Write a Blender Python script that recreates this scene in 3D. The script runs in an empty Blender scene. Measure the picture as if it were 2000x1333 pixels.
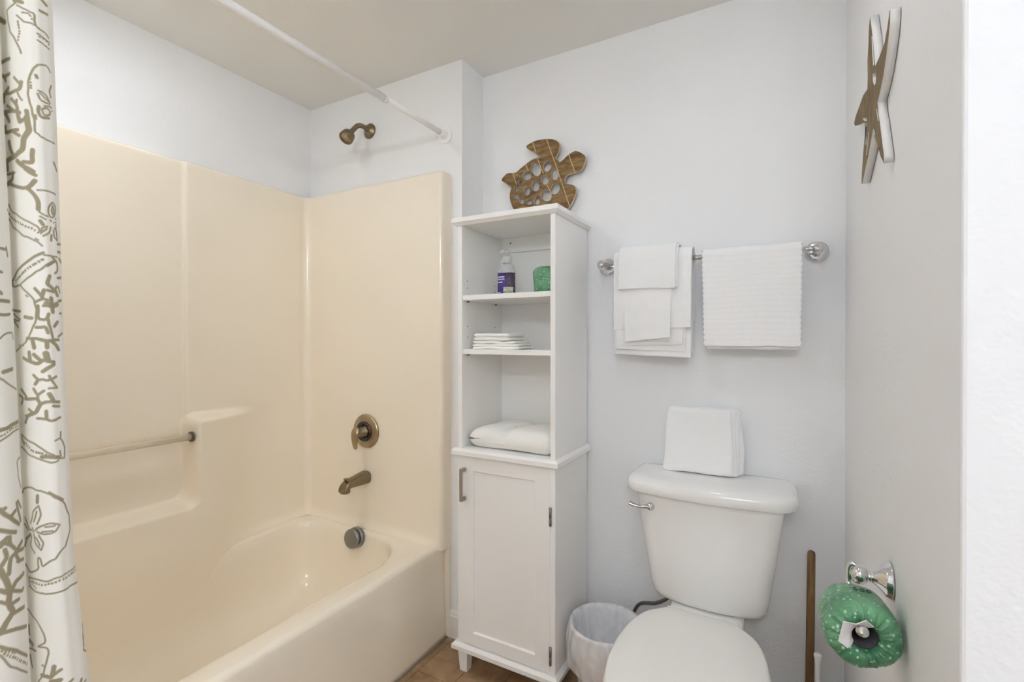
import bpy, bmesh, math, random
import numpy as np
from mathutils import Vector, Matrix, noise

# ------------------------------------------------------------------ camera, world, exposure
SC = bpy.context.scene
COL = SC.collection
F_PX = 946.09                                   # focal length in pixels of the 2000 px wide frame
cam_d = bpy.data.cameras.new('camera')
cam_d.sensor_width = 36.0
cam_d.lens = F_PX * 36.0 / 2000.0
cam_d.clip_start = 0.01
cam = bpy.data.objects.new('camera', cam_d)
COL.objects.link(cam)
cam.location = (0.0, 0.0, 1.2)
cam.rotation_euler = (math.radians(90 - 0.28), 0.0, math.radians(29.1315))
SC.camera = cam

world = bpy.data.worlds.new('world')
SC.world = world
world.use_nodes = True
world.node_tree.nodes['Background'].inputs[0].default_value = (0.9, 0.95, 1.0, 1)
world.node_tree.nodes['Background'].inputs[1].default_value = 0.3

SC.view_settings.view_transform = 'Standard'
SC.view_settings.look = 'None'
SC.view_settings.gamma = 1.0
SC.view_settings.use_curve_mapping = False
SC.view_settings.exposure = 0.14
SC.cycles.use_adaptive_sampling = True
SC.cycles.adaptive_threshold = 0.22
SC.cycles.max_bounces = 12
SC.cycles.diffuse_bounces = 10
SC.cycles.glossy_bounces = 4
SC.cycles.transmission_bounces = 4
SC.cycles.transparent_max_bounces = 8
SC.cycles.caustics_reflective = False
SC.cycles.caustics_refractive = False

LAMP_W, LAMP_V, LAMP_S, LAMP_D = 10.5, 65.0, 66.0, 25.0    # added side fill, vanity bulbs, added tub and alcove ceiling fills
LAMP_COLOUR = (0.88, 0.935, 1.0, 1)

# ------------------------------------------------------------------ room numbers (metres)
XL, YE, XRET, YB, H = -2.003, 1.587, -1.112, 1.7437, 2.310
XR, YO = 0.165, 0.673
Y_REAR, X_SIDE = -1.20, 1.55
OPENING_Y0, OPENING_Y1, OPENING_H = -0.30, 0.58, 2.03  # unseen opening in the side wall, invented for the fill light
# added area light that brightens surfaces facing right, set behind an invented opening
side_fill = bpy.data.lights.new('side_fill_light', 'AREA')
side_fill.shape = 'RECTANGLE'; side_fill.size = OPENING_Y1 - OPENING_Y0; side_fill.size_y = OPENING_H
side_fill.energy = LAMP_W; side_fill.color = (0.90, 0.94, 1.0)
side_fill_o = bpy.data.objects.new('side_fill_light', side_fill); COL.objects.link(side_fill_o)
side_fill_o.location = (X_SIDE + 0.11, (OPENING_Y0 + OPENING_Y1) / 2, OPENING_H / 2)
side_fill_o.rotation_euler = (0, math.radians(90), 0)
side_fill.size, side_fill.size_y = OPENING_H, OPENING_Y1 - OPENING_Y0

# ------------------------------------------------------------------ materials
def node_mat(name):
    m = bpy.data.materials.new(name)
    m.use_nodes = True
    nt = m.node_tree
    return m, nt, nt.nodes['Principled BSDF']

def mat(name, col, rough=0.5, metal=0.0, var=0.0, var_scale=8.0, bump=0.0, bump_scale=200.0,
        bump_dist=0.002, coat=0.0, sheen=0.0, spec=None, trans=0.0, ior=None, detail=3.0, sss=0.0):
    m, nt, b = node_mat(name)
    c = (*col, 1)
    b.inputs['Base Color'].default_value = c
    b.inputs['Roughness'].default_value = rough
    b.inputs['Metallic'].default_value = metal
    if coat: b.inputs['Coat Weight'].default_value = coat; b.inputs['Coat Roughness'].default_value = 0.05
    if sheen: b.inputs['Sheen Weight'].default_value = sheen
    if spec is not None: b.inputs['Specular IOR Level'].default_value = spec
    if trans: b.inputs['Transmission Weight'].default_value = trans
    if ior: b.inputs['IOR'].default_value = ior
    if sss:
        b.inputs['Subsurface Weight'].default_value = sss
        b.inputs['Subsurface Radius'].default_value = (0.01, 0.01, 0.01)
    tc = nt.nodes.new('ShaderNodeTexCoord')
    if var:
        n = nt.nodes.new('ShaderNodeTexNoise')
        n.inputs['Scale'].default_value = var_scale
        n.inputs['Detail'].default_value = detail
        nt.links.new(tc.outputs['Object'], n.inputs['Vector'])
        r = nt.nodes.new('ShaderNodeValToRGB')
        r.color_ramp.elements[0].position = 0.3
        r.color_ramp.elements[1].position = 0.7
        r.color_ramp.elements[0].color = tuple(max(0, x * (1 - var)) for x in col) + (1,)
        r.color_ramp.elements[1].color = tuple(min(1, x * (1 + var * 0.6)) for x in col) + (1,)
        nt.links.new(n.outputs['Fac'], r.inputs['Fac'])
        nt.links.new(r.outputs['Color'], b.inputs['Base Color'])
    if bump:
        n2 = nt.nodes.new('ShaderNodeTexNoise')
        n2.inputs['Scale'].default_value = bump_scale
        n2.inputs['Detail'].default_value = 1.0
        nt.links.new(tc.outputs['Object'], n2.inputs['Vector'])
        bp = nt.nodes.new('ShaderNodeBump')
        bp.inputs['Strength'].default_value = bump
        bp.inputs['Distance'].default_value = bump_dist
        nt.links.new(n2.outputs['Fac'], bp.inputs['Height'])
        nt.links.new(bp.outputs['Normal'], b.inputs['Normal'])
    return m

M = {}
M['wall'] = mat('wall_paint', (0.845, 0.85, 0.86), 0.5, bump=0.45, bump_scale=110, bump_dist=0.0015, spec=0.35)
M['ceiling'] = mat('ceiling_paint', (0.81, 0.805, 0.775), 0.7, var=0.01, var_scale=3, detail=1.0)
M['trim'] = mat('white_trim_paint', (0.84, 0.83, 0.81), 0.35)
M['cabinet'] = mat('white_cabinet_lacquer', (0.88, 0.875, 0.86), 0.32, var=0.015, var_scale=3, detail=1.0)
M['fibreglass'] = mat('cream_fibreglass', (0.88, 0.80, 0.67), 0.16, var=0.02, var_scale=2.5, coat=0.35, detail=1.0)
M['china'] = mat('white_vitreous_china', (0.87, 0.865, 0.85), 0.07, coat=0.3)
M['seat'] = mat('white_seat_plastic', (0.86, 0.84, 0.81), 0.22)
M['chrome'] = mat('polished_chrome', (0.75, 0.75, 0.76), 0.08, 1.0)
M['satin'] = mat('satin_nickel', (0.42, 0.39, 0.35), 0.32, 1.0)
M['bronze'] = mat('aged_bronze', (0.27, 0.22, 0.14), 0.30, 1.0, var=0.15, var_scale=30)
M['bronze_l'] = mat('light_antique_brass', (0.42, 0.34, 0.22), 0.30, 1.0, var=0.12, var_scale=20)
M['dark_ring'] = mat('dark_glossy_ring', (0.02, 0.012, 0.012), 0.08, 0.0, coat=0.5)
M['grey_steel'] = mat('brushed_grey_steel', (0.30, 0.30, 0.30), 0.3, 1.0)
M['rod'] = mat('white_rod_enamel', (0.93, 0.93, 0.92), 0.3)
M['towel'] = mat('white_terry', (0.90, 0.90, 0.905), 0.95, bump=0.7, bump_scale=420, bump_dist=0.002, spec=0.1)
M['towel_w'] = mat('cream_white_terry', (0.89, 0.88, 0.85), 0.95, bump=0.7, bump_scale=420, bump_dist=0.002, spec=0.1)
M['bin'] = mat('white_bin_plastic', (0.74, 0.74, 0.77), 0.35)
M['black'] = mat('black_rubber', (0.02, 0.02, 0.02), 0.5)
M['hose'] = mat('dark_braided_hose', (0.10, 0.10, 0.10), 0.4, var=0.5, var_scale=400)
M['dark'] = mat('dark_core', (0.03, 0.025, 0.03), 0.6)
M['white_plastic'] = mat('white_plastic', (0.82, 0.82, 0.83), 0.3)
M['tissue'] = mat('white_tissue', (0.82, 0.79, 0.80), 0.9, bump=0.3, bump_scale=150)
M['hole'] = mat('peg_hole', (0.10, 0.09, 0.08), 0.8)
M['hinge'] = mat('hinge_metal', (0.25, 0.23, 0.21), 0.4, 1.0)
M['label'] = mat('purple_label', (0.075, 0.045, 0.26), 0.4, var=0.3, var_scale=120)
M['label_white'] = mat('white_print', (0.75, 0.73, 0.8), 0.5)
M['label_flower'] = mat('dark_flower_print', (0.10, 0.07, 0.13), 0.5, var=0.9, var_scale=350)
M['label_leaf'] = mat('pale_leaf_print', (0.50, 0.52, 0.40), 0.5, var=0.7, var_scale=300)
M['red'] = mat('red_mark', (0.35, 0.01, 0.01), 0.3)
M['blue'] = mat('blue_mark', (0.01, 0.015, 0.12), 0.2)
M['acrylic'] = mat('cream_acrylic_bar', (0.80, 0.71, 0.57), 0.10, coat=0.5, trans=0.15)
M['bar_cap'] = mat('dark_bar_cap', (0.12, 0.09, 0.06), 0.4)
M['caulk'] = mat('grey_caulk', (0.25, 0.22, 0.18), 0.7)

def clear_mat(name, tint, alpha, rough=0.1):
    m, nt, b = node_mat(name)
    b.inputs['Base Color'].default_value = (*tint, 1)
    b.inputs['Roughness'].default_value = rough
    b.inputs['Alpha'].default_value = alpha
    n = nt.nodes.new('ShaderNodeTexNoise'); n.inputs['Scale'].default_value = 60
    tc = nt.nodes.new('ShaderNodeTexCoord'); nt.links.new(tc.outputs['Object'], n.inputs['Vector'])
    bp = nt.nodes.new('ShaderNodeBump'); bp.inputs['Strength'].default_value = 0.25; bp.inputs['Distance'].default_value = 0.003
    nt.links.new(n.outputs['Fac'], bp.inputs['Height']); nt.links.new(bp.outputs['Normal'], b.inputs['Normal'])
    return m
def liner_mat():
    m, nt, b = node_mat('crinkled_translucent_film')
    tc = nt.nodes.new('ShaderNodeTexCoord'); mp = nt.nodes.new('ShaderNodeMapping'); mp.inputs['Scale'].default_value = (1, 1, 0.45)
    nt.links.new(tc.outputs['Object'], mp.inputs['Vector'])
    n = nt.nodes.new('ShaderNodeTexNoise'); n.inputs['Scale'].default_value = 17; n.inputs['Detail'].default_value = 2; n.inputs['Distortion'].default_value = 0.8
    nt.links.new(mp.outputs['Vector'], n.inputs['Vector'])
    r = nt.nodes.new('ShaderNodeMapRange'); r.inputs[1].default_value = 0.35; r.inputs[2].default_value = 0.68; r.inputs[3].default_value = 0.34; r.inputs[4].default_value = 0.62
    nt.links.new(n.outputs['Fac'], r.inputs[0]); nt.links.new(r.outputs[0], b.inputs['Alpha'])
    b.inputs['Base Color'].default_value = (0.93, 0.93, 0.94, 1); b.inputs['Roughness'].default_value = 0.18
    bp = nt.nodes.new('ShaderNodeBump'); bp.inputs['Strength'].default_value = 0.5; bp.inputs['Distance'].default_value = 0.008
    nt.links.new(n.outputs['Fac'], bp.inputs['Height']); nt.links.new(bp.outputs['Normal'], b.inputs['Normal'])
    return m
M['liner'] = liner_mat()
M['clear'] = clear_mat('clear_bottle_plastic', (0.72, 0.72, 0.78), 0.30, 0.06)
M['clear_pump'] = clear_mat('clear_pump_plastic', (0.85, 0.85, 0.86), 0.62, 0.1)
M['flange_clear'] = clear_mat('frosted_flange_plastic', (0.85, 0.85, 0.83), 0.55, 0.15)

def wood_mat(name, c0, c1, scale=(1, 1, 1), wave=18.0, rough=0.5):
    m, nt, b = node_mat(name)
    tc = nt.nodes.new('ShaderNodeTexCoord'); mp = nt.nodes.new('ShaderNodeMapping')
    mp.inputs['Scale'].default_value = scale
    nt.links.new(tc.outputs['Object'], mp.inputs['Vector'])
    n = nt.nodes.new('ShaderNodeTexNoise'); n.inputs['Scale'].default_value = wave; n.inputs['Detail'].default_value = 6; n.inputs['Distortion'].default_value = 0.6
    nt.links.new(mp.outputs['Vector'], n.inputs['Vector'])
    r = nt.nodes.new('ShaderNodeValToRGB')
    r.color_ramp.elements[0].position = 0.32; r.color_ramp.elements[1].position = 0.68
    r.color_ramp.elements[0].color = (*c0, 1); r.color_ramp.elements[1].color = (*c1, 1)
    nt.links.new(n.outputs['Fac'], r.inputs['Fac']); nt.links.new(r.outputs['Color'], b.inputs['Base Color'])
    bp = nt.nodes.new('ShaderNodeBump'); bp.inputs['Strength'].default_value = 0.2; bp.inputs['Distance'].default_value = 0.001
    nt.links.new(n.outputs['Fac'], bp.inputs['Height']); nt.links.new(bp.outputs['Normal'], b.inputs['Normal'])
    b.inputs['Roughness'].default_value = rough; b.inputs['Specular IOR Level'].default_value = 0.25
    return m
M['turtle'] = wood_mat('carved_brown_wood', (0.115, 0.062, 0.02), (0.30, 0.185, 0.075), (1, 1, 3.5), 22, 0.45)
M['turtle_edge'] = mat('pale_wood_edge', (0.50, 0.43, 0.31), 0.6)
M['inlay'] = mat('pale_gold_line', (0.62, 0.45, 0.22), 0.5)
M['star_face'] = wood_mat('weathered_brown_wood', (0.13, 0.09, 0.045), (0.29, 0.215, 0.11), (1, 3, 1), 20, 0.75)
M['star_edge'] = mat('whitewashed_wood_edge', (0.78, 0.77, 0.75), 0.6, var=0.05, var_scale=30)
M['stick'] = wood_mat('plunger_handle_wood', (0.13, 0.075, 0.035), (0.27, 0.165, 0.075), (6, 6, 0.5), 16, 0.5)
M['floor'] = wood_mat('brown_vinyl_plank', (0.23, 0.135, 0.07), (0.42, 0.275, 0.15), (1.0, 1.0, 1), 14, 0.4)

def curtain_mat():
    m, nt, b = node_mat('printed_curtain_cotton')
    at = nt.nodes.new('ShaderNodeAttribute'); at.attribute_name = 'print'
    mx = nt.nodes.new('ShaderNodeMix'); mx.data_type = 'RGBA'
    mx.inputs[6].default_value = (0.88, 0.86, 0.80, 1)
    mx.inputs[7].default_value = (0.33, 0.285, 0.185, 1)
    nt.links.new(at.outputs['Fac'], mx.inputs[0]); nt.links.new(mx.outputs[2], b.inputs['Base Color'])
    b.inputs['Roughness'].default_value = 0.85
    n = nt.nodes.new('ShaderNodeTexNoise'); n.inputs['Scale'].default_value = 900
    bp = nt.nodes.new('ShaderNodeBump'); bp.inputs['Strength'].default_value = 0.15; bp.inputs['Distance'].default_value = 0.0005
    nt.links.new(n.outputs['Fac'], bp.inputs['Height']); nt.links.new(bp.outputs['Normal'], b.inputs['Normal'])
    return m
M['curtain'] = curtain_mat()

def wrap_mat():
    m, nt, b = node_mat('green_paper_wrap')
    tc = nt.nodes.new('ShaderNodeTexCoord')
    n = nt.nodes.new('ShaderNodeTexNoise'); n.inputs['Scale'].default_value = 26; n.inputs['Detail'].default_value = 4
    nt.links.new(tc.outputs['Object'], n.inputs['Vector'])
    r = nt.nodes.new('ShaderNodeValToRGB')
    r.color_ramp.elements[0].position = 0.3; r.color_ramp.elements[1].position = 0.72
    r.color_ramp.elements[0].color = (0.035, 0.17, 0.075, 1); r.color_ramp.elements[1].color = (0.17, 0.40, 0.22, 1)
    nt.links.new(n.outputs['Fac'], r.inputs['Fac'])
    v = nt.nodes.new('ShaderNodeTexVoronoi'); v.inputs['Scale'].default_value = 125
    nt.links.new(tc.outputs['Object'], v.inputs['Vector'])
    lt = nt.nodes.new('ShaderNodeMath'); lt.operation = 'LESS_THAN'; lt.inputs[1].default_value = 0.27
    nt.links.new(v.outputs['Distance'], lt.inputs[0])
    sep = nt.nodes.new('ShaderNodeSeparateColor'); nt.links.new(v.outputs['Color'], sep.inputs[0])
    gt = nt.nodes.new('ShaderNodeMath'); gt.operation = 'GREATER_THAN'; gt.inputs[1].default_value = 0.25
    nt.links.new(sep.outputs[0], gt.inputs[0])
    ml = nt.nodes.new('ShaderNodeMath'); ml.operation = 'MULTIPLY'
    nt.links.new(lt.outputs[0], ml.inputs[0]); nt.links.new(gt.outputs[0], ml.inputs[1])
    mx = nt.nodes.new('ShaderNodeMix'); mx.data_type = 'RGBA'
    nt.links.new(ml.outputs[0], mx.inputs[0]); nt.links.new(r.outputs['Color'], mx.inputs[6])
    mx.inputs[7].default_value = (0.42, 0.62, 0.45, 1)
    nt.links.new(mx.outputs[2], b.inputs['Base Color'])
    b.inputs['Roughness'].default_value = 0.30
    v2 = nt.nodes.new('ShaderNodeTexNoise'); v2.inputs['Scale'].default_value = 38; v2.inputs['Detail'].default_value = 3; v2.inputs['Distortion'].default_value = 1.2
    nt.links.new(tc.outputs['Object'], v2.inputs['Vector'])
    bp = nt.nodes.new('ShaderNodeBump'); bp.inputs['Strength'].default_value = 0.6; bp.inputs['Distance'].default_value = 0.006
    nt.links.new(v2.outputs['Fac'], bp.inputs['Height']); nt.links.new(bp.outputs['Normal'], b.inputs['Normal'])
    return m
M['wrap'] = wrap_mat()

def glow_mat(name, strength):
    m, nt, b = node_mat(name)
    b.inputs['Base Color'].default_value = (0.9, 0.9, 0.88, 1)
    b.inputs['Emission Color'].default_value = LAMP_COLOUR
    b.inputs['Emission Strength'].default_value = strength
    return m
M['globe_v'] = glow_mat('lit_vanity_bulb', LAMP_V)
M['tub_fill'] = glow_mat('tub_fill_lens', LAMP_S)  # glow of the added fill above the tub
M['room_fill'] = glow_mat('room_fill_lens', LAMP_D)  # glow of the added fill before the toilet

# ------------------------------------------------------------------ builders
def link(name, me, material, parent=None, smooth=False):
    o = bpy.data.objects.new(name, me)
    COL.objects.link(o)
    if material: me.materials.append(material)
    if smooth:
        me.polygons.foreach_set('use_smooth', [True] * len(me.polygons))
    if parent:
        o.parent = parent
        o.matrix_parent_inverse = Matrix.Translation(-Vector(parent_loc(parent)))
    return o

def py(name, verts, faces, material, parent=None, smooth=False):
    me = bpy.data.meshes.new(name)
    me.from_pydata([tuple(map(float, v)) for v in verts], [], [tuple(int(i) for i in f) for f in faces])
    me.validate(); me.update()
    bm = bmesh.new(); bm.from_mesh(me); bmesh.ops.recalc_face_normals(bm, faces=bm.faces); bm.to_mesh(me); bm.free()
    return link(name, me, material, parent, smooth)

def bm_obj(name, bm, material, parent=None, smooth=False):
    me = bpy.data.meshes.new(name)
    bmesh.ops.recalc_face_normals(bm, faces=bm.faces)
    bm.to_mesh(me); bm.free()
    return link(name, me, material, parent, smooth)

LOCS = {}
def thing(name, label, cat, loc, group=None):
    o = bpy.data.objects.new(name, None)
    COL.objects.link(o)
    o.empty_display_size = 0.05
    o.location = loc
    LOCS[o.name] = tuple(loc)
    o['label'] = label; o['category'] = cat
    if group: o['group'] = group
    return o
def parent_loc(p):
    return LOCS.get(p.name, (0, 0, 0))

def tag(o, label, cat, group=None):
    o['label'] = label; o['category'] = cat
    if group: o['group'] = group
    return o
def struct(o, label=None):
    o['kind'] = 'structure'
    if label: o['label'] = label
    return o

def box_bm(bm, x0, x1, y0, y1, z0, z1, bev=0.0, seg=2):
    r = bmesh.ops.create_cube(bm, size=1)
    for v in r['verts']:
        v.co = Vector(((x0 + x1) / 2 + v.co.x * (x1 - x0), (y0 + y1) / 2 + v.co.y * (y1 - y0), (z0 + z1) / 2 + v.co.z * (z1 - z0)))
    if bev:
        ed = list({e for v in r['verts'] for e in v.link_edges})
        bmesh.ops.bevel(bm, geom=ed, offset=bev, segments=seg, profile=0.5, affect='EDGES')

def box(name, x0, x1, y0, y1, z0, z1, material, parent=None, bev=0.0, seg=2):
    bm = bmesh.new(); box_bm(bm, x0, x1, y0, y1, z0, z1, bev, seg)
    return bm_obj(name, bm, material, parent)

def frame(axis):
    a = Vector(axis).normalized()
    up = Vector((0, 0, 1)) if abs(a.z) < 0.95 else Vector((1, 0, 0))
    u = a.cross(up).normalized(); v = u.cross(a).normalized()
    return a, u, v

def lathe(name, origin, axis, prof, material, parent=None, n=32, smooth=True, sx=1.0, sy=1.0, wob=None):
    """prof: list of (distance along axis, radius)"""
    a, u, v = frame(axis); o = Vector(origin)
    V = []; Fc = []
    for d, r in prof:
        for k in range(n):
            t = 2 * math.pi * k / n
            rr = r * (wob(t, d) if wob else 1)
            V.append(o + a * d + u * (rr * math.cos(t) * sx) + v * (rr * math.sin(t) * sy))
    for i in range(len(prof) - 1):
        for k in range(n):
            k2 = (k + 1) % n
            Fc.append((i * n + k, i * n + k2, (i + 1) * n + k2, (i + 1) * n + k))
    Fc.append(tuple(range(n))); Fc.append(tuple((len(prof) - 1) * n + k for k in range(n)))
    return py(name, V, Fc, material, parent, smooth)

def smooth_path(P, n=8):
    P = [Vector(p) for p in P]
    Q = [2 * P[0] - P[1]] + P + [2 * P[-1] - P[-2]]
    out = []
    for i in range(len(P) - 1):
        p0, p1, p2, p3 = Q[i:i + 4]
        for k in range(n):
            t = k / n
            out.append(0.5 * ((2 * p1) + (p2 - p0) * t + (2 * p0 - 5 * p1 + 4 * p2 - p3) * t * t + (-p0 + 3 * p1 - 3 * p2 + p3) * t ** 3))
    out.append(P[-1]); return out

def tube(name, path, rad, material, parent=None, n=16, smooth=True, flat=1.0):
    path = [Vector(p) for p in path]
    if not hasattr(rad, '__len__'): rad = [rad] * len(path)
    V = []; Fc = []
    t0 = (path[1] - path[0]).normalized()
    _, u, v = frame(t0)
    for i, p in enumerate(path):
        t = (path[min(i + 1, len(path) - 1)] - path[max(i - 1, 0)]).normalized()
        u = (u - t * u.dot(t)).normalized(); v = t.cross(u)
        for k in range(n):
            a = 2 * math.pi * k / n
            V.append(p + u * (rad[i] * math.cos(a)) + v * (rad[i] * flat * math.sin(a)))
    for i in range(len(path) - 1):
        for k in range(n):
            k2 = (k + 1) % n
            Fc.append((i * n + k, i * n + k2, (i + 1) * n + k2, (i + 1) * n + k))
    Fc.append(tuple(range(n))); Fc.append(tuple((len(path) - 1) * n + k for k in range(n)))
    return py(name, V, Fc, material, parent, smooth)

def loft(name, rings, material, parent=None, smooth=True, cap0=True, cap1=True):
    n = len(rings[0]); V = [p for r in rings for p in r]; Fc = []
    for i in range(len(rings) - 1):
        for k in range(n):
            k2 = (k + 1) % n
            Fc.append((i * n + k, i * n + k2, (i + 1) * n + k2, (i + 1) * n + k))
    if cap0: Fc.append(tuple(range(n)))
    if cap1: Fc.append(tuple((len(rings) - 1) * n + k for k in range(n)))
    return py(name, V, Fc, material, parent, smooth)

def rrect(x0, x1, y0, y1, r, z, k=10, m=6):
    """rounded rectangle, r = (x1y1, x0y1, x0y0, x1y0) radii, constant point count"""
    if not hasattr(r, '__len__'): r = (r,) * 4
    C = [(x1 - r[0], y1 - r[0], r[0], 0), (x0 + r[1], y1 - r[1], r[1], 90), (x0 + r[2], y0 + r[2], r[2], 180), (x1 - r[3], y0 + r[3], r[3], 270)]
    out = []
    for i, (cx, cy, rr, a0) in enumerate(C):
        arc = [(cx + rr * math.cos(math.radians(a0 + 90 * j / k)), cy + rr * math.sin(math.radians(a0 + 90 * j / k))) for j in range(k + 1)]
        out += arc
        nx, ny, nr, na = C[(i + 1) % 4]
        st = (nx + nr * math.cos(math.radians(na)), ny + nr * math.sin(math.radians(na)))
        for j in range(1, m):
            t = j / m
            out.append((arc[-1][0] + (st[0] - arc[-1][0]) * t, arc[-1][1] + (st[1] - arc[-1][1]) * t))
    return [(a, b, z) for a, b in out]

def soft_box(name, c, half, r, material, parent=None, n=18, wav=0.004, seed=0, freq=14.0, fn=None, rot=None):
    """rounded, slightly uneven cloth slab"""
    hx, hy, hz = half; V = []; Fc = []; idx = {}
    def key(p): return tuple(round(q, 5) for q in p)
    def add(p):
        k = key(p)
        if k not in idx: idx[k] = len(V); V.append(p)
        return idx[k]
    R = min(r, hx, hy, hz)
    for ax in range(3):
        for sg in (-1, 1):
            g = [[None] * (n + 1) for _ in range(n + 1)]
            for i in range(n + 1):
                for j in range(n + 1):
                    p = [0, 0, 0]; p[ax] = sg; p[(ax + 1) % 3] = -1 + 2 * i / n; p[(ax + 2) % 3] = -1 + 2 * j / n
                    g[i][j] = add(tuple(p))
            for i in range(n):
                for j in range(n):
                    Fc.append((g[i][j], g[i + 1][j], g[i + 1][j + 1], g[i][j + 1]))
    out = []
    for p in V:
        P = Vector((p[0] * hx, p[1] * hy, p[2] * hz))
        q = Vector((max(-hx + R, min(hx - R, P.x)), max(-hy + R, min(hy - R, P.y)), max(-hz + R, min(hz - R, P.z))))
        d = P - q
        if d.length > 1e-9: P = q + d.normalized() * R
        if fn: P = fn(P, p)
        w = Vector((noise.noise(P * freq + Vector((seed, 0, 0))), noise.noise(P * freq + Vector((0, seed, 5))), noise.noise(P * freq + Vector((3, 0, seed)))))
        P = P + w * wav
        if rot: P = rot @ P
        out.append(P + Vector(c))
    return py(name, out, Fc, material, parent, True)

def plate(name, outline, holes, to3d, thick_dir, thick, face_mat, edge_mat, parent=None, n_sub=1, bev=0.0):
    """flat board with holes: 2D curve fill -> mesh, front face and edge materials"""
    cu = bpy.data.curves.new(name, 'CURVE'); cu.dimensions = '2D'; cu.fill_mode = 'BOTH'
    for loop in [outline] + holes:
        sp = cu.splines.new('POLY'); sp.points.add(len(loop) - 1)
        for i, (a, b) in enumerate(loop): sp.points[i].co = (a, b, 0, 1)
        sp.use_cyclic_u = True
    cu.extrude = thick / 2
    tmp = bpy.data.objects.new('tmp_curve', cu); COL.objects.link(tmp)
    dg = bpy.context.evaluated_depsgraph_get(); dg.update()
    me = bpy.data.meshes.new_from_object(tmp.evaluated_get(dg))
    bpy.data.objects.remove(tmp)
    me.name = name
    bm = bmesh.new(); bm.from_mesh(me)
    bmesh.ops.remove_doubles(bm, verts=bm.verts, dist=1e-6)
    bmesh.ops.recalc_face_normals(bm, faces=bm.faces)
    edge_idx = [0 if abs(f.normal.z) > 0.7 else 1 for f in bm.faces]
    for v in bm.verts: v.co = Vector(to3d(v.co.x, v.co.y)) + Vector(thick_dir) * (v.co.z + thick / 2)
    bmesh.ops.recalc_face_normals(bm, faces=bm.faces)
    bm.to_mesh(me); bm.free()
    me.materials.clear()
    o = link(name, me, face_mat, parent); me.materials.append(edge_mat)
    me.polygons.foreach_set('material_index', edge_idx); me.update()
    return o

def subd(pts, n=3):
    """closed Catmull-Rom refinement of a 2D outline"""
    out = []; N = len(pts)
    for i in range(N):
        p0, p1, p2, p3 = [np.array(pts[(i + k - 1) % N], float) for k in range(4)]
        for j in range(n):
            t = j / n
            out.append(tuple(.5 * ((2 * p1) + (p2 - p0) * t + (2 * p0 - 5 * p1 + 4 * p2 - p3) * t * t + (-p0 + 3 * p1 - 3 * p2 + p3) * t ** 3)))
    return out

def sstep(a, b, x):
    t = min(1.0, max(0.0, (x - a) / (b - a))); return t * t * (3 - 2 * t)

# ================================================================== THE ROOM
floor = struct(box('floor', XL - 0.1, X_SIDE + 0.1, Y_REAR - 0.1, YB + 0.1, -0.12, -0.006, M['caulk']))
edges = [-1.30, -1.146]
while edges[-1] < X_SIDE: edges.append(edges[-1] + 0.152)
rng = random.Random(4)
for i in range(len(edges) - 1):
    x0, x1 = edges[i] + 0.0008, edges[i + 1] - 0.0008
    y = Y_REAR - rng.uniform(0.1, 0.8)
    while y < YB:
        y1 = min(YB + 0.02, y + 0.91)
        ya = max(y, Y_REAR - 0.02)
        if y1 - ya > 0.05: box('plank', x0, x1, ya, y1 - 0.0016, -0.006, 0.0, M['floor'], floor, bev=0.0008, seg=1)
        y += 0.91
struct(box('ceiling', XL - 0.1, X_SIDE + 0.1, Y_REAR - 0.1, YB + 0.1, H, H + 0.1, M['ceiling']))
struct(box('wall_left', XL - 0.1, XL, Y_REAR, YB + 0.1, 0, H, M['wall']))
struct(box('wall_back', XRET - 0.02, XR + 0.02, YB, YB + 0.1, 0, H, M['wall']))
struct(box('wall_tub_end', XL, XRET, YE, YB + 0.1, 0, H, M['wall']))
struct(box('wall_right', XR, X_SIDE + 0.1, YO, YB + 0.1, 0, H, M['wall'], bev=0.004))
struct(box('wall_rear', XL, X_SIDE + 0.1, Y_REAR - 0.1, Y_REAR, 0, H, M['wall']))
struct(box('wall_tub_head', XL, XRET, Y_REAR, -0.03, 0, H, M['wall']))
bm = bmesh.new()
box_bm(bm, X_SIDE, X_SIDE + 0.1, Y_REAR, OPENING_Y0, 0, H); box_bm(bm, X_SIDE, X_SIDE + 0.1, OPENING_Y1, YO, 0, H); box_bm(bm, X_SIDE, X_SIDE + 0.1, OPENING_Y0, OPENING_Y1, OPENING_H, H)
struct(bm_obj('wall_side', bm, M['wall']))
bm = bmesh.new()
for y0_, y1_, z0_, z1_ in ((OPENING_Y0 - 0.06, OPENING_Y0, 0, OPENING_H + 0.06), (OPENING_Y1, OPENING_Y1 + 0.06, 0, OPENING_H + 0.06), (OPENING_Y0, OPENING_Y1, OPENING_H, OPENING_H + 0.06)): box_bm(bm, X_SIDE - 0.016, X_SIDE, y0_, y1_, z0_, z1_)
struct(bm_obj('trim_1', bm, M['trim']))  # casing of the invented side opening

def baseboard(name, p0, p1, nrm, h=0.108, t=0.015):
    """profiled skirting from p0 to p1 with its face turned to nrm"""
    p0, p1, n = Vector((*p0, 0)), Vector((*p1, 0)), Vector((*nrm, 0))
    prof = [(0.0005, 0.0), (t, 0.0), (t, h - 0.022), (t - 0.003, h - 0.016), (t - 0.004, h - 0.008), (0.006, h), (0.0005, h)]
    V = []
    for p in (p0, p1):
        for d, z in prof: V.append(p + n * d + Vector((0, 0, z)))
    k = len(prof)
    Fc = [(i, (i + 1) % k, k + (i + 1) % k, k + i) for i in range(k)] + [tuple(range(k)), tuple(range(k, 2 * k))]
    return struct(py(name, V, Fc, M['trim']))
baseboard('baseboard_tub_end', (-1.180, YE), (XRET + 0.015, YE), (0, -1))
baseboard('baseboard_return', (XRET, YE - 0.0), (XRET, YB), (1, 0))
baseboard('baseboard_back', (XRET + 0.015, YB), (XR, YB), (0, -1))
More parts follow.
